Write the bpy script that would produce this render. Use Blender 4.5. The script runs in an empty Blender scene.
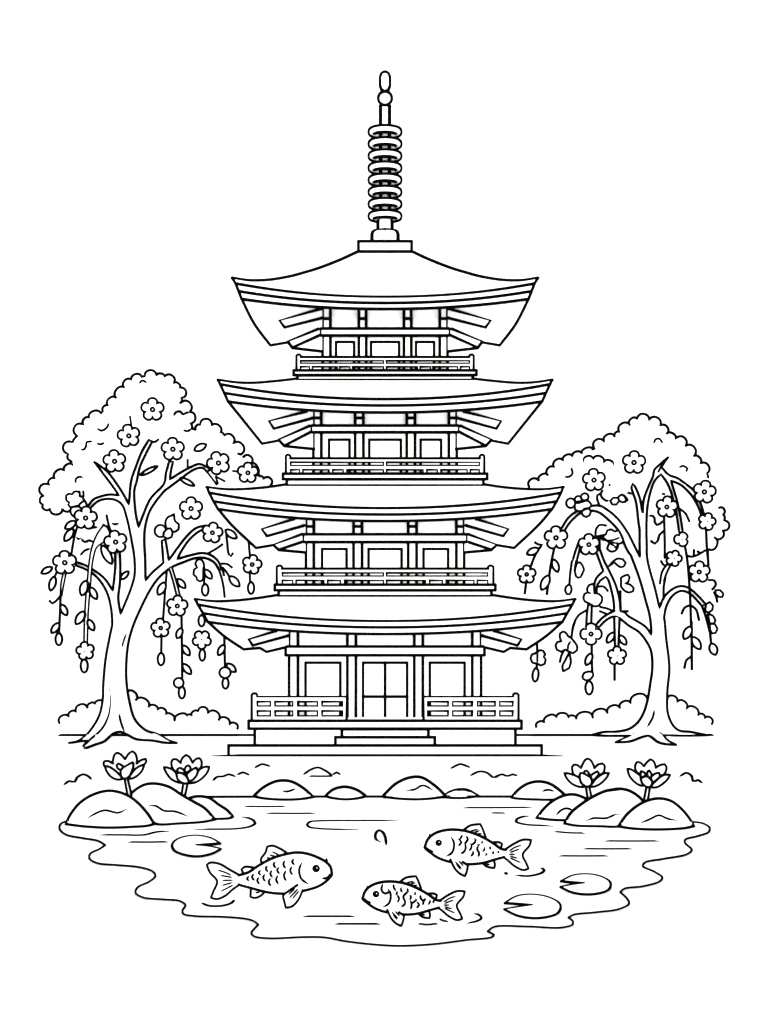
import bpy, math, random
import numpy as np
from mathutils import Vector, Matrix
from mathutils.geometry import delaunay_2d_cdt

random.seed(7)
SC = bpy.context.scene
COL = SC.collection

# ------------------------------------------------------------------ camera model
F = 1800.0            # focal length in pixels
D0 = 60.0             # camera to the front of the stone platform, metres
H = 155 * D0 / F      # eye height
HY = 600.0            # picture row of the horizon
CX = 384.0
DC = 65.2             # camera to the pagoda's axis


def P(px, py, d):
    return Vector(((px - CX) * d / F, d - D0, H + (HY - py) * d / F))


def G(px, py, z=0.02):
    d = (H - z) * F / (py - HY)
    return P(px, py, d)


def PG(px, py, d, z=0.02):
    """point on an upright plane at distance d, or on the ground where that plane has met it"""
    v = P(px, py, d)
    if v.z < z:
        return G(px, py, z)
    return v


def T(x0, y0, s):
    return lambda *pts: [(x0 + q[0] / s, y0 + q[1] / s) + tuple(q[2:]) for q in pts]


A1 = T(30, 360, 6.4); A2 = T(140, 360, 6.4); A3 = T(30, 490, 6.4); A4 = T(140, 490, 5.908)
A5 = T(40, 610, 5.486); A6 = T(140, 610, 5.486); A7 = T(50, 740, 5.12); A8 = T(160, 740, 5.12)
B1 = T(510, 400, 6.4); B2 = T(620, 400, 6.4); B3 = T(510, 520, 6.025); B4 = T(620, 520, 6.025)
B5 = T(530, 620, 7.31); B6 = T(600, 640, 6.4); B7 = T(500, 740, 6.4); B8 = T(600, 740, 5.908)
F1 = T(190, 830, 4.8); F2 = T(350, 860, 5.486); F3 = T(410, 810, 5.486); F4 = T(480, 850, 4.8)
F5 = T(40, 790, 3.491); F6 = T(240, 760, 2.954); F7 = T(460, 760, 2.954); F8 = T(200, 860, 2.4)
G1 = T(555, 480, 9.6); G2 = T(625, 455, 9.6); G3 = T(665, 470, 10.971); G4 = T(560, 560, 9.6)
G5 = T(625, 530, 7.68); G6 = T(515, 530, 10.971); G7 = T(525, 620, 9.6); G8 = T(590, 600, 5.908)
H1 = T(40, 490, 9.6); H2 = T(40, 570, 9.6); H3 = T(140, 590, 9.31); H4 = T(200, 520, 9.6)
H5 = T(200, 600, 9.6); H6 = T(85, 745, 5.486); H7 = T(550, 750, 5.486)

# ------------------------------------------------------------------ materials


def make_white(name, lo, hi, scale):
    m = bpy.data.materials.new(name); m.use_nodes = True
    nt = m.node_tree; b = nt.nodes['Principled BSDF']
    b.inputs['Roughness'].default_value = 0.95
    b.inputs['Specular IOR Level'].default_value = 0.0
    tc = nt.nodes.new('ShaderNodeTexCoord')
    n = nt.nodes.new('ShaderNodeTexNoise'); n.inputs['Scale'].default_value = scale
    n.inputs['Detail'].default_value = 5
    r = nt.nodes.new('ShaderNodeMapRange')
    r.inputs['To Min'].default_value = lo; r.inputs['To Max'].default_value = hi
    c = nt.nodes.new('ShaderNodeCombineColor')
    nt.links.new(tc.outputs['Object'], n.inputs['Vector'])
    nt.links.new(n.outputs['Fac'], r.inputs['Value'])
    for k in ('Red', 'Green', 'Blue'):
        nt.links.new(r.outputs['Result'], c.inputs[k])
    nt.links.new(c.outputs['Color'], b.inputs['Base Color'])
    return m


WHITE = make_white('white_card', 0.91, 0.95, 3.0)
GROUND = make_white('white_ground', 0.90, 0.94, 0.4)
WATER = make_white('white_water', 0.90, 0.94, 0.6)
INK = bpy.data.materials.new('black_ink'); INK.use_nodes = True
_b = INK.node_tree.nodes['Principled BSDF']
_n = INK.node_tree.nodes.new('ShaderNodeTexNoise'); _n.inputs['Scale'].default_value = 8
_r = INK.node_tree.nodes.new('ShaderNodeMapRange')
_r.inputs['To Min'].default_value = 0.0005; _r.inputs['To Max'].default_value = 0.0015
INK.node_tree.links.new(_n.outputs['Fac'], _r.inputs['Value'])
INK.node_tree.links.new(_r.outputs['Result'], _b.inputs['Base Color'])
_b.inputs['Roughness'].default_value = 1.0
_b.inputs['Specular IOR Level'].default_value = 0.0

# ------------------------------------------------------------------ curves in the picture's pixels


def spline(pts, closed=False, step=1.6, corner=52):
    """Smooth curve through the points that keeps sharp corners sharp."""
    p = [np.array(q, float) for q in pts]
    q = [p[0]]
    for a in p[1:]:
        if np.hypot(*(a - q[-1])) > 1e-4:
            q.append(a)
    if closed and np.hypot(*(q[0] - q[-1])) < 1e-4:
        q.pop()
    p = q; n = len(p)
    if n == 2:
        k = max(4, int(np.hypot(*(p[1] - p[0])) / 2.))
        return [tuple(p[0] + (p[1] - p[0]) * j / k) for j in range(k + 1)]
    if n < 2:
        return [tuple(a) for a in p]
    cor = []
    for i in range(n):
        if not closed and i in (0, n - 1):
            cor.append(True); continue
        u = p[i] - p[i - 1]; v = p[(i + 1) % n] - p[i]
        c = np.dot(u, v) / (np.hypot(*u) * np.hypot(*v))
        cor.append(math.degrees(math.acos(max(-1, min(1, c)))) > corner)
    out = []
    for i in range(n if closed else n - 1):
        b, c = p[i], p[(i + 1) % n]
        a = 2 * b - c if cor[i] else p[i - 1]
        d = 2 * c - b if cor[(i + 1) % n] else p[(i + 2) % n]
        t0 = 0.; t1 = t0 + math.sqrt(np.hypot(*(b - a))); t2 = t1 + math.sqrt(np.hypot(*(c - b)))
        t3 = t2 + math.sqrt(np.hypot(*(d - c)))
        k = max(1, int(np.hypot(*(c - b)) / step))
        for j in range(k):
            t = t1 + (t2 - t1) * j / k
            x1 = (t1 - t) / (t1 - t0) * a + (t - t0) / (t1 - t0) * b
            x2 = (t2 - t) / (t2 - t1) * b + (t - t1) / (t2 - t1) * c
            x3 = (t3 - t) / (t3 - t2) * c + (t - t2) / (t3 - t2) * d
            y1 = (t2 - t) / (t2 - t0) * x1 + (t - t0) / (t2 - t0) * x2
            y2 = (t3 - t) / (t3 - t1) * x2 + (t - t1) / (t3 - t1) * x3
            out.append(tuple((t2 - t) / (t2 - t1) * y1 + (t - t1) / (t2 - t1) * y2))
    if not closed:
        out.append(tuple(p[-1]))
    return out


def scallop(cusps, sag=0.40):
    """Row of outward bumps between the cusps; a cusp may carry its own bulge as a third value."""
    out = []
    for i in range(len(cusps) - 1):
        a = np.array(cusps[i][:2], float); b = np.array(cusps[i + 1][:2], float)
        s = cusps[i + 1][2] if len(cusps[i + 1]) > 2 else sag
        d = b - a; L = np.hypot(*d); n = np.array((d[1], -d[0])) / L
        k = max(3, int(L / 1.1))
        for j in range(k):
            t = math.pi * j / k
            # super-round bump: steep at the cusps
            out.append(tuple(a + d * (0.5 - 0.5 * math.cos(t) * (1.12 - .12 * abs(math.cos(t)))) + n * (s * L * math.sin(t) ** 0.85)))
    out.append(tuple(cusps[-1][:2]))
    return out


def ellipse(cx, cy, rx, ry, rot=0, n=20):
    c, s = math.cos(math.radians(rot)), math.sin(math.radians(rot))
    return [(cx + rx * math.cos(t) * c - ry * math.sin(t) * s, cy + rx * math.cos(t) * s + ry * math.sin(t) * c)
            for t in (2 * math.pi * i / n for i in range(n))]


def leaf_shape(x0, y0, x1, y1, w):
    """Pointed leaf from its stalk to its tip, w = width / length."""
    out = []
    dx, dy = x1 - x0, y1 - y0
    prof = [(0, 0), (.12, .26), (.3, .44), (.5, .5), (.7, .43), (.88, .24), (1, 0)]
    for t, h in prof:
        out.append((x0 + dx * t + dy * h * w, y0 + dy * t - dx * h * w))
    for t, h in prof[-2:0:-1]:
        out.append((x0 + dx * t - dy * h * w, y0 + dy * t + dx * h * w))
    return spline(out, True, 1.0, 70)


def petals(cx, cy, R, n=5, rot=95, squash=1.0):
    """Outline of an open blossom: n round petals meeting in notches."""
    out = []
    for k in range(n):
        a = math.radians(rot) + 2 * math.pi * k / n
        for j in range(11):
            u = -1 + 2 * j / 11.
            th = a + u * math.pi / n
            rr = R * .975 * (0.6 + 0.4 * max(0., 1 - abs(u) ** 2.2) ** 0.56)
            out.append((cx + rr * math.cos(th), cy - rr * math.sin(th) * squash))
    return out


def poly_dist(pts, poly):
    pts = np.array(pts, float); a = np.array(poly, float); b = np.roll(a, -1, 0)
    ab = b - a; L = (ab ** 2).sum(1) + 1e-12
    out = np.empty(len(pts))
    for i, p in enumerate(pts):
        t = np.clip(((p - a) * ab).sum(1) / L, 0, 1)
        out[i] = np.sqrt((((a + ab * t[:, None]) - p) ** 2).sum(1)).min()
    return out


# ------------------------------------------------------------------ mesh builder
INKW = 1.2       # weight of all ink lines


class MB:
    def __init__(self):
        self.v = []; self.f = []; self.m = []

    def add(self, verts, faces, mat=0):
        o = len(self.v)
        self.v += [Vector(x) for x in verts]
        for f in faces:
            self.f.append([o + i for i in f]); self.m.append(mat)

    def hexa(self, c, mat=0):
        """c: 8 corners, bottom ring then top ring"""
        self.add(c, [(3, 2, 1, 0), (4, 5, 6, 7), (0, 1, 5, 4), (1, 2, 6, 5), (2, 3, 7, 6), (3, 0, 4, 7)], mat)

    def box(self, x0, x1, y0, y1, z0, z1, mat=0):
        self.hexa([(x0, y0, z0), (x1, y0, z0), (x1, y1, z0), (x0, y1, z0),
                   (x0, y0, z1), (x1, y0, z1), (x1, y1, z1), (x0, y1, z1)], mat)

    def tube(self, pts, r, closed=False, taper=0, n=6, mat=1):
        r = [q * INKW for q in r] if isinstance(r, (list, tuple)) else r * INKW
        p = [Vector(a) for a in pts]
        q = [p[0]]
        for a in p[1:]:
            if (a - q[-1]).length > 1e-5:
                q.append(a)
        if closed and (q[0] - q[-1]).length < 1e-5:
            q.pop()
        p = q; k = len(p)
        if k < 2:
            return
        tot = [0]
        for i in range(1, k):
            tot.append(tot[-1] + (p[i] - p[i - 1]).length)
        rings = []; nrm = None
        for i in range(k):
            if closed:
                t0 = (p[i] - p[i - 1]).normalized(); t1 = (p[(i + 1) % k] - p[i]).normalized()
            else:
                t0 = (p[i] - p[max(i - 1, 0)]); t1 = (p[min(i + 1, k - 1)] - p[i])
                t0 = t0.normalized() if t0.length else t1.normalized()
                t1 = t1.normalized() if t1.length else t0
            t = t0 + t1
            t = t.normalized() if t.length > .3 else t1
            if nrm is None:
                ref = Vector((0, -1, 0)) if abs(t.y) < .9 else Vector((0, 0, 1))
                nrm = (ref - t * ref.dot(t)).normalized()
            else:
                nrm = nrm - t * nrm.dot(t)
                if nrm.length < 1e-4:
                    ref = Vector((0, 0, 1)) if abs(t.z) < .9 else Vector((1, 0, 0))
                    nrm = ref - t * ref.dot(t)
                nrm.normalize()
            bi = t.cross(nrm)
            rr = r[i] if isinstance(r, (list, tuple)) else r
            if taper and not closed:
                e = min(tot[i], tot[-1] - tot[i]) / max(1e-6, taper * tot[-1])
                rr *= max(.18, min(1., .25 + .75 * e))
            rings.append([p[i] + (nrm * math.cos(a) + bi * math.sin(a)) * rr for a in (2 * math.pi * j / n for j in range(n))])
        verts = [x for rg in rings for x in rg]; faces = []
        for i in range(k if closed else k - 1):
            o, o2 = i * n, ((i + 1) % k) * n
            for j in range(n):
                faces.append((o + j, o + (j + 1) % n, o2 + (j + 1) % n, o2 + j))
        if not closed:
            faces.append(tuple(range(n - 1, -1, -1))); faces.append(tuple((k - 1) * n + j for j in range(n)))
        self.add(verts, faces, mat)
        if not closed:      # round ends
            for e, pt in ((0, p[0]), (-1, p[-1])):
                rr = r[e] if isinstance(r, (list, tuple)) else r
                if not taper:
                    self.ball(pt, rr, 6, 4, mat)

    def ball(self, c, r, nu=16, nv=10, mat=0, sc=(1, 1, 1)):
        c = Vector(c); vs = [c + Vector((0, 0, r * sc[2]))]; fs = []
        for i in range(1, nv):
            th = math.pi * i / nv
            for j in range(nu):
                ph = 2 * math.pi * j / nu
                vs.append(c + Vector((r * sc[0] * math.sin(th) * math.cos(ph), r * sc[1] * math.sin(th) * math.sin(ph), r * sc[2] * math.cos(th))))
        vs.append(c - Vector((0, 0, r * sc[2])))
        for j in range(nu):
            fs.append((0, 1 + j, 1 + (j + 1) % nu))
            for i in range(nv - 2):
                a = 1 + i * nu
                fs.append((a + j, a + nu + j, a + nu + (j + 1) % nu, a + (j + 1) % nu))
            a = 1 + (nv - 2) * nu
            fs.append((a + j, len(vs) - 1, a + (j + 1) % nu))
        self.add(vs, fs, mat)

    def lathe(self, prof, c=(0, 0), n=32, mat=0):
        vs = []; fs = []; k = len(prof)
        for r, z in prof:
            for j in range(n):
                a = 2 * math.pi * j / n
                vs.append((c[0] + r * math.cos(a), c[1] + r * math.sin(a), z))
        for i in range(k - 1):
            for j in range(n):
                fs.append((i * n + j, i * n + (j + 1) % n, (i + 1) * n + (j + 1) % n, (i + 1) * n + j))
        fs.append(tuple(range(n - 1, -1, -1))); fs.append(tuple((k - 1) * n + j for j in range(n)))
        self.add(vs, fs, mat)

    # ---- a rounded body whose widest outline is the traced one, standing at its own distance
    def puff(self, poly, d, front, back=None, rim=.06, grid=5., ground=False, slope=.8):
        back = front if back is None else back
        poly = [tuple(a) for a in poly]
        x = [a[0] for a in poly]; y = [a[1] for a in poly]
        pts = list(poly)
        gx = np.arange(min(x) + grid * .5, max(x), grid); gy = np.arange(min(y) + grid * .5, max(y), grid)
        cand = [(a + (grid * .5 if j % 2 else 0), b) for j, b in enumerate(gy) for a in gx]
        if cand:
            inside = in_poly(cand, poly); cand = [c for c, i in zip(cand, inside) if i]
        if cand:
            dd = poly_dist(cand, poly)
            pts += [c for c, e in zip(cand, dd) if e > grid * .35]
        vv, _, ff, _, _, _ = delaunay_2d_cdt([Vector(p) for p in pts], [], [list(range(len(poly)))], 1, 1e-4)
        dist = poly_dist([(a.x, a.y) for a in vv], poly)
        n = len(vv); fr = []; bk = []
        for a, e in zip(vv, dist):
            c = PG(a.x, a.y, d) if ground else P(a.x, a.y, d)
            e = e * d / F
            if ground and P(a.x, a.y, d).z < .02:      # this part lies on the ground
                fr.append(c + Vector((0, -.02, .02 + .25 * e))); bk.append(c + Vector((0, .02, -.12)))
                continue
            fr.append(c - Vector((0, rim + front * (1 - math.exp(-slope * e / max(front, 1e-6))), 0)))
            bk.append(c + Vector((0, rim + back * (1 - math.exp(-slope * e / max(back, 1e-6))), 0)))
        faces = []; ec = {}
        for f in ff:
            f = list(f)
            s = sum(vv[f[i]].x * vv[f[(i + 1) % len(f)]].y - vv[f[(i + 1) % len(f)]].x * vv[f[i]].y for i in range(len(f)))
            if s > 0:
                f.reverse()
            faces.append(f); faces.append([n + i for i in reversed(f)])
            for i in range(len(f)):
                e = (f[i], f[(i + 1) % len(f)])
                ec[e] = ec.get(e, 0) + 1
        for (a, b) in ec:
            if (b, a) not in ec:
                faces.append((b, a, n + a, n + b))
        self.add(fr + bk, faces, 0)

    def outline(self, poly, d, px, rim=.06, closed=True, ground=False, taper=0):
        r = px * .5 * d / F * (WK if px < 2.45 else 1)
        o = rim + .55 * r
        pts = []
        for a, b in poly:
            v = P(a, b, d - o)
            pts.append(G(a, b, .035) if ground and P(a, b, d).z < .02 else v)
        self.tube(pts, r, closed, taper)

    def stroke(self, pts, d, px, poly=None, front=.3, rim=.06, ground=False, taper=.25, slope=.8, smooth=True):
        """ink line lying on the front of a puffed body"""
        pts = spline(pts, False, 1.5, 75) if smooth else pts
        r = px * .5 * d / F * WK
        e = poly_dist(pts, poly) * d / F if poly is not None else [0] * len(pts)
        out = []
        for (a, b), q in zip(pts, e):
            o = rim + front * (1 - math.exp(-slope * q / max(front, 1e-6))) + r * .9
            out.append(G(a, b, .06 + .25 * q) if ground and P(a, b, d).z < .02 else P(a, b, d - o))
        self.tube(out, r, False, taper)

    def flat(self, poly, z0, z1, px, ink=True):
        """flat thing lying on the ground or water, traced by its outline"""
        top = [G(a, b, z1) for a, b in poly]; n = len(top)
        bot = [Vector((t.x, t.y, z0)) for t in top]
        pv, _, ff, _, _, _ = delaunay_2d_cdt([Vector((t.x, t.y)) for t in top], [], [list(range(n))], 1, 1e-6)
        vs = [Vector((a.x, a.y, z1)) for a in pv]; k = len(vs)
        vs += [Vector((a.x, a.y, z0)) for a in pv]
        faces = []
        ec = set()
        for f in ff:
            f = list(f)
            s = sum(pv[f[i]].x * pv[f[(i + 1) % len(f)]].y - pv[f[(i + 1) % len(f)]].x * pv[f[i]].y for i in range(len(f)))
            if s < 0:
                f.reverse()
            faces.append(f); faces.append([k + i for i in reversed(f)])
            for i in range(len(f)):
                ec.add((f[i], f[(i + 1) % len(f)]))
        for a, b in ec:
            if (b, a) not in ec:
                faces.append((b, a, k + a, k + b))
        self.add(vs, faces, 0)
        if ink:
            self.ground_line(poly, px, z1, True, 0)

    def ground_line(self, poly, px, z=.02, closed=False, taper=.2):
        """ink line lying flat: wide across, so that it keeps its weight at this slant"""
        pts = [G(a, b, z) for a, b in poly]
        d = sum(p.y + D0 for p in pts) / len(pts)
        rs = []
        k = len(pts)
        for i in range(k):
            rs.append(px * .5 * (pts[i].y + D0) / F * 1.45)
        self.tube(pts, rs, closed, taper)

    def build(self, name, parent=None, origin=(0, 0, 0), mats=None, smooth=False):
        me = bpy.data.meshes.new(name); o = Vector(origin)
        me.from_pydata([v - o for v in self.v], [], self.f)
        for m in (mats or (WHITE, INK)):
            me.materials.append(m)
        me.polygons.foreach_set('material_index', self.m)
        me.update()
        ob = bpy.data.objects.new(name, me); COL.objects.link(ob)
        if parent is not None:
            ob.parent = parent
        return ob


def in_poly(pts, poly):
    a = np.array(poly, float); b = np.roll(a, -1, 0); out = []
    for p in pts:
        c = ((a[:, 1] > p[1]) != (b[:, 1] > p[1]))
        with np.errstate(divide='ignore', invalid='ignore'):
            xi = (b[:, 0] - a[:, 0]) * (p[1] - a[:, 1]) / (b[:, 1] - a[:, 1]) + a[:, 0]
        out.append(bool((c & (p[0] < xi)).sum() % 2))
    return out


def tag(o, label=None, cat=None, group=None, kind=None):
    if label: o['label'] = label
    if cat: o['category'] = cat
    if group: o['group'] = group
    if kind: o['kind'] = kind
    return o


def empty(name, loc):
    o = bpy.data.objects.new(name, None); COL.objects.link(o)
    o.location = loc; o.empty_display_size = .3
    return o


# line weights in pixels
W_PAG = 3.0
W_RAIL = 2.3
W_TREE = 2.7
W_FLOW = 2.5
W_ROCK = 2.9
WK = 1.28        # all other line weights

# ================================================================== GROUND AND POND
mb = MB()
mb.add([(-900, -200, 0), (900, -200, 0), (900, 2500, 0), (-900, 2500, 0)], [(0, 1, 2, 3)])
ground_lines = [
    (A7((70, 230), (95, 212), (125, 215), (140, 190), (170, 177), (195, 185), (213, 202)), 1.7),
    (A8((270, 208), (290, 190), (320, 188), (350, 177), (388, 187)), 1.6),
    (A8((395, 178), (425, 167), (458, 180)), 1.6),
    (A8((485, 142), (520, 125), (565, 135)), 1.6),
    (F6((187, 43), (210, 28), (232, 23), (255, 33), (272, 46)), 1.6),
    (F6((204, 48), (240, 48.5), (274, 48)), 1.5),
    (F6((273, 44), (285, 37), (297, 43)), 1.5),
    (F6((622, 25), (650, 13), (680, 22)), 1.6),
    (F6((680, 46), (705, 35), (730, 38), (750, 52), (765, 46)), 1.6),
    (F7((102, 50), (125, 43), (140, 48), (155, 43), (170, 47)), 1.6),
    (B8((470, 215), (510, 195), (540, 210), (552, 245), (580, 237), (605, 255)), 1.7),
    ([(212, 755.8), (300, 755.8), (480, 755.8), (563, 755.8)], 2.3),
    ([(58, 735.7), (120, 735.7), (190, 735.7), (280, 735.7)], 2.4),
    ([(490, 735.7), (560, 735.7), (640, 735.7), (714, 735.5)], 2.4),
]
for pts, w in ground_lines:
    mb.ground_line(spline(pts, False, 1.5, 120), w * 1.05, .02, False, .01 if w == 2.4 else .08)
ground = mb.build('ground', mats=(GROUND, INK)); tag(ground, kind='structure')

shore = (F5((95, 108), (72, 118), (68, 135), (90, 155), (150, 168), (205, 178), (228, 192), (205, 207), (175, 222), (172, 238),
            (200, 255), (270, 262), (350, 270), (395, 285), (403, 300), (380, 320), (340, 340), (333, 358), (360, 375), (430, 382),
            (490, 388), (508, 402), (497, 420), (500, 432), (540, 440), (640, 443), (720, 450)) +
         F8((130, 147), (140, 155), (130, 165), (123, 175), (130, 183), (165, 188), (250, 185), (300, 186), (350, 195), (420, 203),
            (480, 206), (560, 202), (640, 192), (700, 185), (706, 179), (690, 171)) +
         F7((100, 493), (200, 492), (300, 495), (333, 485), (333, 475), (320, 465), (335, 457), (400, 450), (470, 440), (500, 423),
            (490, 405), (473, 390), (485, 380), (540, 373), (590, 358), (598, 347), (575, 330), (540, 313), (545, 303), (600, 292),
            (670, 278), (685, 265), (665, 245), (665, 235), (700, 225), (735, 212), (738, 200), (720, 188), (690, 183)))
shore_s = spline(shore, False, 1.6, 95)
mb = MB()
mb.flat(shore_s + [(668, 812), (640, 803), (575, 797), (390, 797), (210, 797), (150, 803), (90, 812)], .004, .012, 0, ink=False)
mb.ground_line(shore_s, 1.45, .03, False, 0)
mb.ground_line([(196, 797.3), (300, 797), (440, 797), (580, 797)], 2.3, .03, False, 0)
water_lines = [
    (A7((250, 487), (370, 488), (480, 488), (540, 474), (612, 467)), 1.7), (A7((398, 524), (500, 525), (607, 523)), 1.7),
    (A8((430, 342), (540, 343), (645, 342)), 1.6), (A8((543, 377), (680, 378), (794, 377)), 1.6),
    (A8((415, 393), (455, 402), (483, 416), (487, 428), (465, 443), (430, 452), (380, 457), (270, 459), (175, 458)), 1.7),
    (F6((474, 180), (350, 180), (230, 181), (205, 184), (198, 191), (205, 199), (228, 203), (290, 206), (353, 205)), 1.6),
    (F6((432, 252), (429, 228), (420, 212), (408, 209), (400, 220), (402, 235), (418, 243)), 1.8),
    (F7((5, 142), (110, 142), (213, 141)), 1.6), (F7((92, 157), (133, 158)), 1.5),
    (F7((207, 165), (180, 170), (166, 177), (166, 183), (190, 191), (277, 196)), 1.7), (F7((278, 212), (320, 216), (370, 217)), 1.6),
    (F7((425, 240), (510, 240.5), (590, 240)), 1.6), (F7((362, 263), (436, 263.5), (510, 263)), 1.6), (F7((290, 284), (365, 284.5), (440, 284)), 1.6),
    (F1((55, 350), (90, 365), (150, 366), (195, 353), (215, 335)), 1.8),
    (F8((247, 136), (310, 136), (372, 136)), 1.7), (F8((323, 154), (380, 154), (433, 154)), 1.7),
    (F2((375, 350), (420, 356), (482, 350)), 1.6), (F2((490, 322), (510, 333), (540, 340)), 1.6),
    (F2((678, 293), (708, 302), (720, 312), (719, 323), (695, 337), (642, 348)), 1.6),
    (F3((578, 357), (640, 365), (700, 355), (728, 343), (737, 332), (730, 323), (712, 317)), 1.8),
    (F3((524, 346), (530, 354)), 2.2), (F3((445, 18), (524, 19)), 1.5),
]
for pts, w in water_lines:
    mb.ground_line(spline(pts, False, 1.5, 120), w * 1.1, .02, False, .1)
pond = mb.build('pond_water', mats=(WATER, INK)); tag(pond, kind='structure')

# ================================================================== PAGODA
ROOT = Vector((1.0 * DC / F, DC - D0, 0))
pagoda = empty('pagoda', ROOT)
tag(pagoda, 'tall four-tiered pagoda with upturned roofs and a ringed spire, standing on a stepped platform', 'pagoda')


def wof(a):            # half width of a square piece seen a pixels from the axis at its own front corner
    return a * DC / (F + a)


def xat(a, w):
    return a * (DC - w) / F


def zat(py, w):
    return H + (HY - py) * (DC - w) / F


def ink_r(px, w):
    return px * .5 * (DC - w) / F


EDGEF = [(0, 1), (4, 5), (0, 4), (1, 5)]      # only the front face
EDGE12 = [(0, 1), (1, 2), (2, 3), (3, 0), (4, 5), (5, 6), (6, 7), (7, 4), (0, 4), (1, 5), (2, 6), (3, 7)]


def V3(x, y, z):
    return Vector((x, y, z))





def square_slab(m, a, y_top, y_bot, px=W_PAG, sink=0., edges=EDGEF):
    w = wof(a); z1 = zat(y_top, w); z0 = zat(y_bot, w)
    m.box(-w, w, -w, w, z0 - sink, z1)
    if edges:
        r = ink_r(px, w)
        c = [V3(sx * w, sy * w, z) for z in (z0, z1) for sx, sy in ((-1, -1), (1, -1), (1, 1), (-1, 1))]
        for i, j in edges:
            m.tube([c[i], c[j]], r)
    return w, z0, z1


def face_box(m, a0, a1, y0, y1, wf, depth, px=W_PAG, edges='tblr'):
    """box on the front side: pixels a0..a1 from the axis, rows y0 (top)..y1, its face at distance wf from the axis"""
    xa, xb = xat(a0, wf), xat(a1, wf); z1, z0 = zat(y0, wf), zat(y1, wf)
    m.box(min(xa, xb), max(xa, xb), -wf, -wf + depth, z0, z1)
    r = ink_r(px, wf)
    x0, x1 = min(xa, xb), max(xa, xb)
    if 't' in edges: m.tube([V3(x0, -wf, z1), V3(x1, -wf, z1)], r)
    if 'b' in edges: m.tube([V3(x0, -wf, z0), V3(x1, -wf, z0)], r)
    if 'l' in edges: m.tube([V3(x0, -wf, z0), V3(x0, -wf, z1)], r)
    if 'r' in edges: m.tube([V3(x1, -wf, z0), V3(x1, -wf, z1)], r)


def turned(o, k, parent):
    """copy of a part turned a quarter circle at a time about the pagoda's axis"""
    c = o.copy(); COL.objects.link(c); c.parent = parent; c.rotation_euler = (0, 0, k * math.pi / 2)
    return c


def around(o, parent, ks=(1, 2, 3)):
    for k in ks:
        turned(o, k, parent)


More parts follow.
